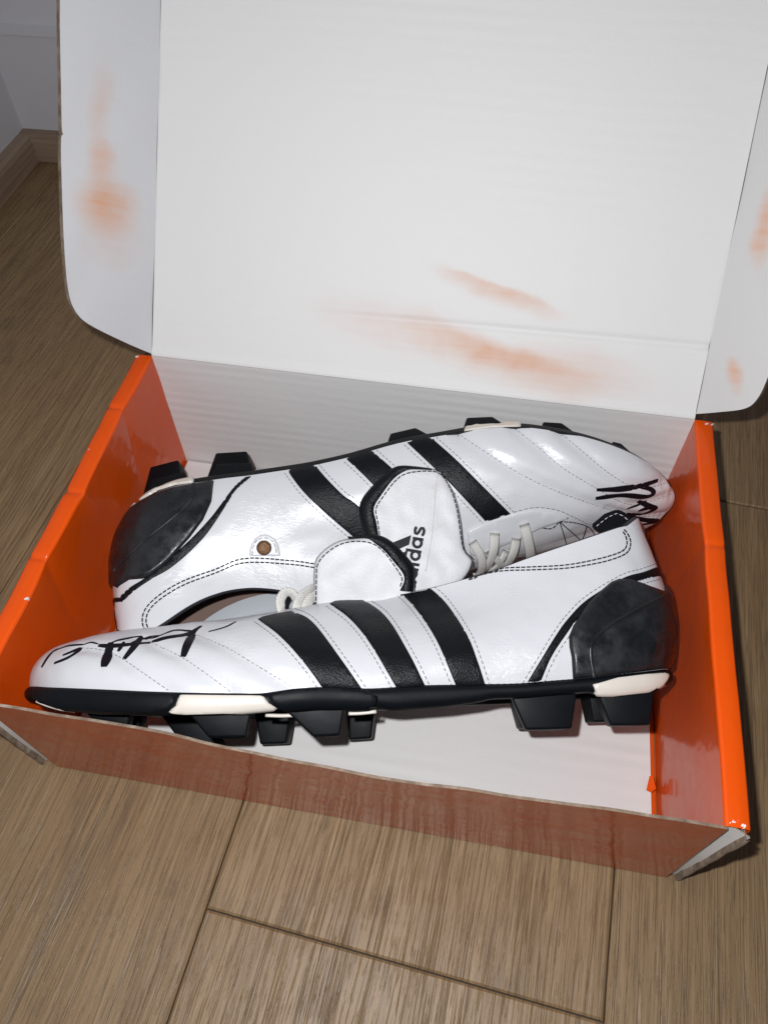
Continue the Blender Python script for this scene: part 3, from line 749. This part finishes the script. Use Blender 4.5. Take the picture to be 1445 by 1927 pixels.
    # heel counter, wrapped round the back
    c = np.array([S.hit(k) for k in resample(cfg['counter'], 6)]); c[0, 0] = c[-1, 0] = 1.0; c[:, 0] = np.minimum(c[:, 0], 1.0); c[c[:, 1] < 0.13, 1] = 0.004
    lo_v = cfg['counter_v']
    c[-1, 1] = lo_v[0]; c[0, 1] = lo_v[1]
    full = np.concatenate([c, A(2, 0)+c[::-1][1:-1]*A(-1, 1)])
    ct = S.patch('heel_counter', full, 0.0020, 'scuffed_rubber', root, 0.003, 0.0025)
    Rg = [S.hit(k) for k in resample(spline(cfg['rib'], 5), 5)]
    pts = [S.ev(q[0], q[1], 0.0020) for q in Rg]
    V, F, U = ribbon(np.array([q[0] for q in pts]), np.array([q[1] for q in pts]), 0.0016, 0.0005); meshobj('ridge', V, F, 'scuffed_rubber', ct, True, U)
    for px in cfg['collar_stitch']: stitch(S, 'collar_stitching', px, 'thread_black', root, 0.0004, 0.0001, 0.0021, 0.0006)
    ink(S, cfg['ink'], root)
    return dict(root=root, S=S, SO=SO, W=W, loc=loc, L=L, n=n, u=u, ex=ex, T=T, heel=heel)

near_cfg = dict(label='white football boot lying against the low front panel, sole facing that panel',
    base=(0.17, 0.06, 0.006), toe=(57, 1292), heel=(1266, 1262), ztoe=0.066, zheel=0.061, trim=(0.003, 0.0055), sg=1, roll=73, ycol=0.024, throat=0.56, pc=0.50, capback=0.036,
    bottom=[(57, 1292), (90, 1295), (150, 1297), (259, 1302), (349, 1305), (498, 1307), (548, 1297), (623, 1293), (688, 1299), (802, 1291), (914, 1290), (979, 1289), (1029, 1284), (1086, 1280), (1157, 1272), (1209, 1267), (1264, 1262)],
    sole=[(57, 1312), (70, 1320), (110, 1337), (180, 1344), (300, 1346), (420, 1344), (520, 1334), (600, 1328), (690, 1330), (740, 1337), (840, 1330), (900, 1322), (940, 1312), (1000, 1302), (1090, 1299), (1130, 1308), (1170, 1308), (1235, 1300), (1262, 1284)],
    ridge=[(100, 1224), (149, 1213), (219, 1202), (299, 1190), (384, 1175), (468, 1163), (548, 1149), (618, 1134), (678, 1119), (740, 1104), (800, 1097), (854, 1087), (934, 1069), (989, 1050), (1049, 1031), (1128, 1006), (1178, 988), (1191, 984)],
    heeltop=(1192, 984), so=7, fo=(-6, 6), flashclamp=True, counter_v=(0.62, 0.0),
    quilt=[[(155, 1219), (186, 1222), (223, 1235), (271, 1267), (317, 1299)], [(270, 1200), (302, 1217), (345, 1238), (390, 1269), (436, 1303)], [(360, 1190), (428, 1219), (478, 1249), (548, 1291)]],
    stripes=[([(483, 1164), (528, 1199), (573, 1249), (605, 1293)], [(548, 1150), (588, 1170), (638, 1234), (683, 1298)]),
             ([(618, 1135), (658, 1165), (695, 1210), (745, 1294)], [(668, 1121), (725, 1159), (770, 1229), (801, 1291)]),
             ([(742, 1106), (780, 1144), (820, 1204), (857, 1290)], [(800, 1098), (839, 1134), (879, 1194), (899, 1244), (914, 1290)])],
    flash=[([(988, 1289), (1017, 1241), (1044, 1197), (1067, 1165), (1104, 1128), (1170, 1088), (1209, 1076), (1236, 1066)], [(1017, 1284), (1038, 1236), (1067, 1192), (1090, 1162), (1130, 1128), (1175, 1104), (1204, 1094), (1240, 1084)])],
    counter=[(1264, 1264), (1209, 1266), (1157, 1272), (1117, 1278), (1088, 1283), (1078, 1255), (1070, 1218), (1069, 1197), (1078, 1176), (1104, 1136), (1130, 1110), (1149, 1094), (1164, 1088), (1186, 1089), (1220, 1102), (1243, 1110), (1254, 1116)],
    rib=[(1115, 1274), (1109, 1228), (1115, 1207), (1143, 1181), (1183, 1157), (1222, 1134), (1252, 1119)],
    collar_stitch=[[(880, 1083), (939, 1070), (999, 1067), (1058, 1064), (1103, 1057), (1148, 1046), (1172, 1036), (1179, 1023), (1176, 1008), (1168, 997)],
                   [(880, 1088), (939, 1075), (999, 1072.5), (1058, 1070), (1103, 1064), (1148, 1054), (1178, 1041), (1186, 1023), (1181, 1006), (1172, 995)]],
    solepatch=[('toe_bumper', [(60, 1297), (150, 1300), (259, 1305), (333, 1307), (332, 1322), (318, 1334), (290, 1339), (200, 1338), (110, 1330), (75, 1318), (62, 1308)], 0.0016, 'outsole_black'),
               ('cream_insert', [(337, 1308), (497, 1310), (506, 1322), (524, 1334), (510, 1340), (470, 1341), (420, 1340), (350, 1342), (316, 1340), (330, 1328)], 0.0012, 'outsole_cream'),
               ('forefoot_bumper', [(502, 1309), (548, 1300), (623, 1296), (690, 1302), (711, 1310), (712, 1320), (700, 1329), (655, 1331), (560, 1332), (526, 1331), (508, 1320)], 0.0022, 'outsole_black'),
               ('heel_insert', [(1114, 1288), (1160, 1276), (1209, 1270), (1252, 1266), (1256, 1276), (1240, 1292), (1215, 1300), (1160, 1306), (1130, 1312), (1110, 1310), (1118, 1299)], 0.0014, 'outsole_cream')],
    studs=[((140, 1334), (246, 1342), (238, 1372), (180, 1362), 0.028, 0.014), ((345, 1346), (474, 1343), (463, 1387), (391, 1388), 0.040, 0.015), ((505, 1320), (653, 1318), (640, 1384), (588, 1386), 0.042, 0.016),
           ((952, 1301), (1090, 1294), (1078, 1371), (990, 1373), 0.031, 0.015), ((1126, 1318), (1235, 1302), (1226, 1364), (1151, 1365), 0.030, 0.015),
           ((246, 1345), (285, 1345), (275, 1378), (250, 1378), -0.034, -0.014), ((288, 1358), (390, 1360), (430, 1405), (350, 1400), -0.040, -0.015), ((476, 1352), (560, 1352), (548, 1400), (492, 1402), -0.040, -0.014), ((650, 1350), (712, 1346), (702, 1391), (655, 1394), -0.037, -0.014),
           ((950, 1320), (1030, 1314), (1020, 1372), (970, 1373), -0.030, -0.015), ((1088, 1322), (1180, 1314), (1170, 1360), (1098, 1362), -0.030, -0.015)],
    ink=[([(79, 1256), (90, 1238), (101, 1226), (112, 1221)], .0024), ([(103, 1248), (128, 1238), (147, 1226), (150, 1221), (132, 1228), (119, 1233)], .0022), ([(112, 1221), (131, 1215), (158, 1213)], .0016),
         ([(196, 1255), (203, 1234), (209, 1209)], .0048), ([(223, 1226), (234, 1208)], .0022), ([(234, 1240), (252, 1218), (267, 1198)], .0034), ([(186, 1214.5), (210, 1215.5), (247, 1212.5), (284, 1209)], .0026), ([(286, 1208), (314, 1200), (354, 1193), (379, 1178)], .0030),
         ([(220, 1206), (253, 1199)], .0016), ([(345, 1236), (354, 1211), (369, 1184)], .0042), ([(311, 1192), (332, 1186), (369, 1188)], .0018), ([(393, 1189), (424, 1180), (444, 1170)], .0014), ([(158, 1213), (172, 1209), (186, 1212)], .0010), ([(205, 1213), (222, 1205), (246, 1200), (268, 1197)], .0014), ([(240, 1214), (262, 1204), (290, 1200), (312, 1192)], .0012), ([(258, 1207), (280, 1199), (300, 1196)], .0012)])
near = make_boot(near_cfg)

far_cfg = dict(label='white football boot with bronze rivet, studs toward the raised lid',
    base=(0.17, 0.15, 0.006), toe=(1260, 905), heel=(236, 972), ztoe=0.060, zheel=0.060, trim=(0.004, 0.005), sg=-1, roll=98, ycol=0.026, throat=0.50, pc=0.50, capback=0.024,
    bottom=[(236, 974), (248, 961), (269, 940), (297, 925), (329, 915), (366, 909), (390, 905), (426, 899), (462, 896), (500, 890), (580, 878), (660, 860), (726, 840), (770, 829), (819, 822), (873, 812), (926, 805), (983, 803), (1036, 810), (1103, 823), (1169, 845), (1218, 871), (1245, 892), (1260, 907)],
    sole=[(236, 966), (262, 936), (297, 912), (329, 903), (366, 900), (426, 892), (500, 882), (580, 870), (660, 852), (726, 832), (819, 812), (873, 803), (926, 796), (983, 795), (1036, 802), (1103, 815), (1169, 838), (1218, 865), (1250, 890)],
    collar=[(232, 1196), (245, 1200), (270, 1197), (297, 1184), (327, 1159), (362, 1134), (404, 1115), (447, 1102), (500, 1098), (545, 1102), (590, 1110)],
    lip=-0.0035, heeltop=(230, 1196), so=-6, fo=(6, -6), flashclamp=True, counter_v=(0.60, 0.0), rs=1.24, rdz=0.0,
    quilt=[[(861, 816), (908, 847), (970, 887), (1036, 920), (1103, 945), (1150, 960), (1200, 972), (1255, 968)], [(968, 806), (1014, 843), (1059, 881), (1120, 918), (1169, 945), (1205, 949), (1262, 930)], [(1056, 816), (1103, 856), (1147, 892), (1187, 914), (1227, 916), (1260, 906)]],
    stripes=[([(914, 983), (850, 914), (811, 876), (764, 832)], [(962, 968), (908, 914), (859, 865), (815, 826)]),
             ([(790, 1005), (702, 913), (677, 888), (650, 863)], [(846, 985), (780, 920), (735, 878), (704, 851)]),
             ([(686, 1035), (663, 1010), (611, 965), (569, 924), (541, 887)], [(740, 1015), (674, 951), (647, 932), (616, 901), (595, 877)])],
    flash=[([(475, 896), (447, 919), (426, 951), (404, 985), (383, 1013), (351, 1045), (319, 1071), (286, 1090), (254, 1112), (226, 1138)], [(461, 899), (437, 921), (413, 953), (394, 977), (362, 1011), (325, 1045), (295, 1070), (269, 1090), (244, 1106), (222, 1127)])],
    counter=[(236, 974), (248, 962), (269, 941), (297, 926), (329, 916), (366, 910), (389, 907), (401, 929), (399, 944), (383, 979), (359, 1011), (319, 1056), (301, 1071), (282, 1085), (269, 1090), (244, 1092), (226, 1103), (218, 1112)],
    rib=[(366, 914), (362, 942), (340, 966), (293, 1004), (254, 1039), (222, 1073)],
    collar_stitch=[[(591, 1061), (546, 1055), (460, 1051), (404, 1072), (348, 1092), (307, 1115), (281, 1137), (270, 1156), (269, 1175), (276, 1191)],
                   [(591, 1068), (546, 1062), (460, 1059), (404, 1079), (350, 1099), (311, 1121), (287, 1141), (277, 1158), (276, 1174), (283, 1189)]],
    solepatch=[('cream_insert', [(872, 812), (926, 805), (980, 803), (981, 795), (926, 797), (873, 804)], 0.0012, 'outsole_cream'),
               ('heel_insert', [(240, 968), (262, 944), (297, 923), (329, 913), (365, 908), (366, 901), (329, 904), (297, 913), (262, 936), (240, 962)], 0.0014, 'outsole_cream')],
    studs=[((271, 934), (358, 907), (348, 884), (285, 898), 0.026, 0.016), ((385, 904), (483, 889), (473, 867), (407, 869), 0.028, 0.016),
           ((724, 834), (816, 814), (782, 801), (734, 812), 0.036, 0.015), ((868, 803), (962, 798), (927, 780), (878, 782), 0.040, 0.015), ((1015, 806), (1105, 823), (1058, 792), (1022, 790), 0.038, 0.015), ((1146, 835), (1193, 849), (1170, 831), (1153, 827), 0.030, 0.014),
           ((276, 940), (360, 912), (350, 886), (290, 900), -0.026, -0.016), ((390, 908), (487, 893), (476, 870), (410, 874), -0.026, -0.016),
           ((730, 838), (820, 818), (786, 802), (740, 814), -0.036, -0.015), ((875, 806), (966, 802), (930, 784), (882, 786), -0.040, -0.015), ((1020, 812), (1100, 826), (1056, 796), (1026, 794), -0.036, -0.015)],
    ink=[([(1237, 904), (1209, 913), (1169, 920), (1122, 922)], .0036), ([(1120, 938), (1169, 932), (1214, 935), (1229, 928), (1222, 920), (1198, 915)], .0034), ([(1200, 943), (1222, 953), (1231, 958), (1209, 967), (1178, 967)], .0040), ([(1176, 971), (1209, 978), (1236, 981), (1209, 987)], .0040), ([(1178, 958), (1200, 950), (1216, 942)], .0016), ([(1200, 962), (1215, 957), (1232, 955)], .0026)])
far = make_boot(far_cfg)

# ---- far boot: eyestay, laces, throat stitching, rivet, tongue
S = far['S']; root = far['root']
eye = S.patch('eyestay', S.pvpoly([(877, 998), (910, 983), (943, 971), (975, 962), (1005, 957), (1045, 962), (1072, 974), (1050, 981), (1014, 994), (970, 1016), (908, 1040), (884, 1046)]), 0.0014, 'white_leather', root, 0.003, 0.001)
stitch(S, 'seam_stitching', [(965, 964), (1005, 955), (1045, 959), (1075, 971), (1110, 988)], 'thread_grey', root, 0.0002, 0.0002)
for px in ([(1052, 981), (1060, 1005), (1067, 1032)], [(1052, 981), (1075, 1001), (1098, 1021)], [(1103, 991), (1098, 1007), (1092, 1022)], [(1052, 981), (1080, 983), (1108, 992), (1121, 1012)], [(1014, 992), (1037, 994), (1052, 981)]):
    stitch(S, 'throat_stitching', px, 'thread_black', root, 0.00032, 0.0003, 0.0022, 0.0007)
def lace(sf, px, w, h, parent, arch=0.002, base=0.0016):
    P, N, pv = sf.line(px, base); k = len(P)
    P = P+np.array([N[i]*arch*math.sin(math.pi*i/(k-1)) for i in range(k)])
    V, F, U = ribbon(P, N, w, h); return meshobj('lace', V, F, 'lace_weave', parent, True, U)
for px, w in (([(915, 1030), (938, 1050), (960, 1062)], .0040), ([(950, 1030), (930, 1052), (915, 1066)], .0040), ([(968, 1008), (958, 1034), (942, 1066)], .0052), ([(928, 1000), (922, 1030), (908, 1072)], .0052), ([(983, 982), (990, 1015), (997, 1056)], .0054), ([(886, 1016), (899, 1036), (901, 1060), (890, 1082)], .0048)):
    lace(S, px, w, 0.0011, root, 0.0022, 0.0022)
tab = S.patch('rivet_tab', S.pvpoly([(468, 1047), (470, 1030), (478, 1014), (490, 1006), (505, 1006), (518, 1013), (526, 1028), (529, 1047)]), 0.0009, 'white_leather', root, 0.002, 0.0007)
stitch(S, 'seam_stitching', [(475, 1044), (478, 1026), (488, 1014), (504, 1013), (516, 1023), (521, 1044)], 'thread_grey', root, 0.00018, 0.001)
c0, n0 = S.ev(*S.hit((497, 1031)), 0.0009); a0 = nrm(np.cross(n0, A(0, 0, 1.0))); b0 = np.cross(n0, a0); V = [c0+n0*0.0013]; F = []
for r_, h_ in ((0.0024, 0.0013), (0.0031, 0.0011), (0.0033, 0.0015), (0.0038, 0.0013), (0.0041, 0.0)):
    for k in range(24): V.append(c0+n0*h_+r_*(math.cos(k*math.pi/12)*a0+math.sin(k*math.pi/12)*b0))
for k in range(24):
    k2 = (k+1) % 24; F.append([0, 1+k, 1+k2])
    for q in range(4): F.append([1+q*24+k, 1+(q+1)*24+k, 1+(q+1)*24+k2, 1+q*24+k2])
meshobj('rivet', V, F, 'rivet_metal', tab, True)
# tongues: padded flaps
def tongue(boot, outline, plane_y, tilt, puff, trim_px, stitch_px, bend=None):
    """outline in pixels, laid on a plane y=plane_y of the boot frame, tilted by z; returns surface for markings"""
    root = boot['root']; n, u, ex = boot['n'], boot['u'], boot['ex']
    nn = nrm(n+tilt[0]*u+tilt[1]*ex); P0 = boot['W'](*plane_y)
    e1 = nrm(np.cross(nn, A(0.1, 0.2, 1))); e2 = np.cross(nn, e1)
    pr = lambda px: (lambda q: A((q-P0)@e1, (q-P0)@e2))(onplane(px, P0, nn))
    poly = np.array([pr(k) for k in spline(list(outline)+[outline[0]], 5)[:-1]])
    V2, F, pl_ = fill2d(poly, 0.0028, 0.003)
    def h(q): 
        d = polydist(q, pl_); k = min(d/0.0042, 1); w = 0.0009*noise.noise(Vector((q[0]*130, q[1]*130, 5)))*k
        return puff*math.sqrt(max(0, 1-(1-k)**2))+w+(bend(q) if bend else 0)
    lift = lambda q: P0+e1*q[0]+e2*q[1]
    fr = np.array([lift(q)+nn*h(q) for q in V2]); bk = np.array([lift(q)-nn*(h(q)-2*(bend(q) if bend else 0))*0.6 for q in V2])
    if np.cross(fr[F[0][1]]-fr[F[0][0]], fr[F[0][2]]-fr[F[0][0]])@nn < 0: F = [f[::-1] for f in F]
    N0 = len(fr)
    ob = meshobj('tongue', np.concatenate([fr, bk]), F+[[i+N0 for i in f[::-1]] for f in F], 'tongue_leather', root)
    bm = bmesh.new(); bm.from_mesh(ob.data); bmesh.ops.remove_doubles(bm, verts=bm.verts, dist=1e-5); bm.to_mesh(ob.data); bm.free(); ob.data.shade_smooth()
    class TS: pass
    ts = TS(); ts.ob = ob; ts.nn = nn
    ts.pt = lambda px, off=0.0: (lambda q: lift(q)+nn*(h(q)+off))(pr(px))
    # black binding
    o, i_ = trim_px
    O = resample(spline(o, 5), 3); I = spline(i_, 5); I = np.array([I[int(round(k*(len(I)-1)/(len(O)-1)))] for k in range(len(O))])
    V = []
    for k in range(len(O)):
        a, b = O[k], I[k]; cdir = nrm(a-b)
        V += [ts.pt(b, -0.0002), ts.pt(b, 0.0010), ts.pt(b*0.7+a*0.3, 0.0016), ts.pt(b*0.35+a*0.65, 0.0016), ts.pt(a, 0.0012), ts.pt(a+cdir*2.5, -0.0008), ts.pt(a, -0.003)]
    meshobj('tongue_binding', V, gridfaces(len(O), 7), 'black_leather', ob)
    for px in stitch_px:
        pts = [ts.pt(k, 0.0002) for k in resample(spline(px, 6), 4)]; V, F = tubes(dashes(pts, 0.0022, 0.0007), 0.00034, 5); meshobj('tongue_stitching', V, F, 'thread_black', ob)
    return ts
fo = [(678, 951), (682, 985), (688, 1010), (700, 1040), (735, 1105), (800, 1122), (862, 1100), (889, 1060), (873, 1032), (868, 985), (860, 943), (846, 910), (827, 888), (810, 881), (763, 876), (741, 880), (721, 896), (694, 924)]
fc, fN = S.ev(*S.hit((790, 960)), 0.004); fl_ = (fc-far['heel']); FPY = (fl_@far['ex'], fl_@far['n'], fl_@far['u'])
ft = tongue(far, fo, FPY, (0.34, 0.02), 0.0021, ([(690, 1014), (682, 985), (679, 951), (694, 925), (721, 898), (741, 882), (763, 878), (810, 883)], [(712, 1010), (708, 985), (703, 958), (718, 932), (740, 903), (758, 890), (775, 885), (812, 886)]),
            [[(714, 1008), (711, 985), (707, 959), (722, 934), (744, 906), (764, 893), (800, 888), (828, 893), (846, 920), (858, 955), (865, 1000), (872, 1034), (888, 1050)]])
# flat marks on the tongue
def mark(ts, polys, name, mat='print_black', off=0.00035):
    V = []; F = []
    for strip in polys:
        a, b = strip; b0 = len(V)
        for p, q in zip(a, b): V += [ts.pt(p, off), ts.pt(q, off)]
        F += [[b0+2*i, b0+2*i+1, b0+2*i+3, b0+2*i+2] for i in range(len(a)-1)]
    V = np.array(V)
    F = [f if np.cross(V[f[1]]-V[f[0]], V[f[2]]-V[f[0]])@ts.nn > 0 else f[::-1] for f in F]
    return meshobj(name, V, F, mat, ts.ob, False)
def strokes2(paths, w):
    out = []
    for pth in paths:
        pth = np.array(pth, float); l, r = [], []
        for i in range(len(pth)):
            tg = nrm(pth[min(i+1, len(pth)-1)]-pth[max(i-1, 0)]+1e-9); m_ = A(-tg[1], tg[0])*w/2; l.append(pth[i]+m_); r.append(pth[i]-m_)
        out.append((l, r))
    return out
def ring(cx, cy, r, a0=0, a1=360, k=20): return [(cx+r*math.cos(math.radians(a0+(a1-a0)*i/k)), cy+r*math.sin(math.radians(a0+(a1-a0)*i/k))) for i in range(k+1)]
GL = {'a': ([ring(.5, .5, .37), [(.87, -0.13+.13), (.87, 1.0)]], 1.12), 'd': ([ring(.5, .5, .37), [(.87, 0), (.87, 1.45)]], 1.12), 'i': ([[(.2, 0), (.2, 1)], [(.2, 1.2), (.2, 1.45)]], .5),
      's': ([[(.78, .78), (.66, .88), (.45, .9), (.22, .84), (.18, .68), (.3, .57), (.55, .47), (.74, .38), (.76, .2), (.6, .1), (.4, .08), (.2, .12), (.1, .24)]], .95)}
e_r = A(0.16, -0.987); e_u = A(-0.987, -0.16)*0.98; size = 21.0
def place(word, org):
    x = 0; res = []
    for ch in word:
        g, adv = GL[ch]
        res += [[org+e_r*(x+p[0])*size+e_u*p[1]*size for p in s] for s in g]; x += adv
    return res, x*size
_, wtot = place('adidas', A(0, 0)); org = A(800, 992)-e_r*wtot
pths, _ = place('adidas', org)
mark(ft, strokes2(pths, 5.6), 'lettering')
bars = []
for k, (hgt) in enumerate((16, 27, 39)):
    o_ = A(764.5, 1082)+e_r*k*25.5; w_ = e_r*15.5; sh = e_u*hgt - e_r*hgt*0.42
    bars.append(([o_, o_+sh], [o_+w_, o_+w_+sh+e_u*6]))
bars = [([A(735, 1023), A(773, 1008)], [A(744, 1037), A(769, 1026)]), ([A(741, 1049), A(767, 1036)], [A(748, 1060), A(763, 1053)]), ([A(745, 1072), A(761, 1064)], [A(748, 1080), A(757, 1077)])]
mark(ft, bars, 'bar_emblem')
# ---- near boot: tongue, laces, heel tab
S = near['S']; root = near['root']
no = [(591, 1134), (590, 1085), (593, 1056), (604, 1040), (620, 1027), (640, 1017), (666, 1012), (708, 1009), (735, 1021), (763, 1049), (776, 1068), (778, 1092), (776, 1140), (700, 1175), (610, 1175)]
cx2, cz2 = near['loc']((690, 1110), -0.004)
nt = tongue(near, no, (cx2, 0.004, cz2), (-0.38, 0.0), 0.0021, ([(655, 1011), (680, 1010), (708, 1008), (735, 1020), (763, 1048), (777, 1068), (778, 1092), (776, 1112)], [(656, 1014), (690, 1013), (707, 1023), (722, 1035), (742, 1058), (757, 1077), (760, 1092), (752, 1110)]),
            [[(595, 1140), (596, 1085), (598, 1062), (612, 1043), (638, 1025), (668, 1018), (700, 1022), (722, 1038), (745, 1068), (756, 1088), (752, 1104)]])
def free_lace(boot, px, ys, w, h):
    q = spline(px, 6); yy = np.interp(lin(0, 1, len(q)), lin(0, 1, len(ys)), ys)
    P = []
    for k, y in zip(q, yy):
        a = boot['loc'](k, y); P.append(boot['W'](a[0], y, a[1]))
    return np.array(P)
def lace_loop(boot, px, ys, w=0.0046, h=0.0009):
    P = free_lace(boot, px, ys, w, h); N = []
    for i in range(len(P)):
        tg = nrm(P[min(i+1, len(P)-1)]-P[max(i-1, 0)]); N.append(nrm(boot['n']*0.8+nrm(np.cross(tg, boot['n']))*0.6))
    V, F, U = ribbon(P, np.array(N), w, h); meshobj('lace', V, F, 'lace_weave', boot['root'], True, U)
lace_loop(near, [(536, 1160), (529, 1145), (528, 1128), (537, 1115), (550, 1117), (559, 1132), (564, 1156)], [0.004, 0.008, 0.009, 0.008, 0.006, 0.003, 0.0], 0.0052)
lace_loop(near, [(560, 1158), (562, 1138), (570, 1124), (582, 1114), (594, 1108)], [0.006, 0.006, 0.004, 0.001, -0.003], 0.0066)
lace_loop(near, [(574, 1156), (577, 1140), (584, 1128), (596, 1120)], [0.008, 0.007, 0.005, 0.001], 0.0060)
for px in ([(70, 1319), (90, 1327), (115, 1334), (142, 1338)], [(246, 1343), (290, 1344), (330, 1342)], [(656, 1343), (680, 1342), (708, 1339)], [(500, 1346), (530, 1347), (556, 1346)]):
    P = []
    for k in resample(spline(px, 6), 5):
        y = 0.034
        a = near['loc'](k, y); P.append(near['W'](a[0], y, a[1]))
    V, F = tubes([P], 0.0009, 6); meshobj('cream_line', V, F, 'outsole_cream', root)
V, F = tubes([[ft.pt(k, 0.0001) for k in resample(spline([(822, 888), (816, 950), (811, 1010), (800, 1075)], 6), 4)]], 0.0004, 6); meshobj('tongue_seam', V, F, 'tongue_leather', ft.ob)
# heel tab: black lining tip standing behind the collar and the pull strip on the back seam
tp = [(1112, 988), (1120, 998), (1150, 1010), (1200, 1012), (1206, 995), (1190, 978), (1172, 963), (1158, 959), (1138, 966)]
hp = near['W']; 
fr = []; bk = []
for k in tp:
    a = near['loc'](k, -0.014); fr.append(hp(a[0], -0.0125, a[1])); bk.append(hp(a[0], -0.0155, a[1]))
kk = len(tp); Vt = fr+bk
ob = meshobj('heel_tab', Vt, [list(range(kk)), [kk+i for i in range(kk)][::-1]]+[[i, kk+i, kk+(i+1) % kk, (i+1) % kk] for i in range(kk)], 'black_leather', root, False)
bm = bmesh.new(); bm.from_mesh(ob.data); bmesh.ops.recalc_face_normals(bm, faces=bm.faces); bmesh.ops.bevel(bm, geom=bm.edges[:], offset=0.0008, segments=2, affect='EDGES'); bm.to_mesh(ob.data); bm.free()
pts = []
for k in resample([(1122, 990), (1142, 974), (1160, 966), (1172, 971), (1186, 983)], 3):
    a = near['loc'](k, -0.0123); pts.append(hp(a[0], -0.0123, a[1]))
V, F = tubes(dashes(pts, 0.002, 0.0012), 0.00022, 5); meshobj('tab_stitching', V, F, 'thread_white', root)
for bt, (v0, v1) in ((near, (0.74, 0.995)), (far, (0.80, 0.985))):
    r = [bt['S'].ev(1.0, v, 0.0003) for v in lin(v0, v1, 12)]
    V, F, U = ribbon(np.array([q[0] for q in r]), np.array([q[1] for q in r]), 0.007, 0.0016); meshobj('pull_strip', V, F, 'black_leather', bt['root'], True, U)
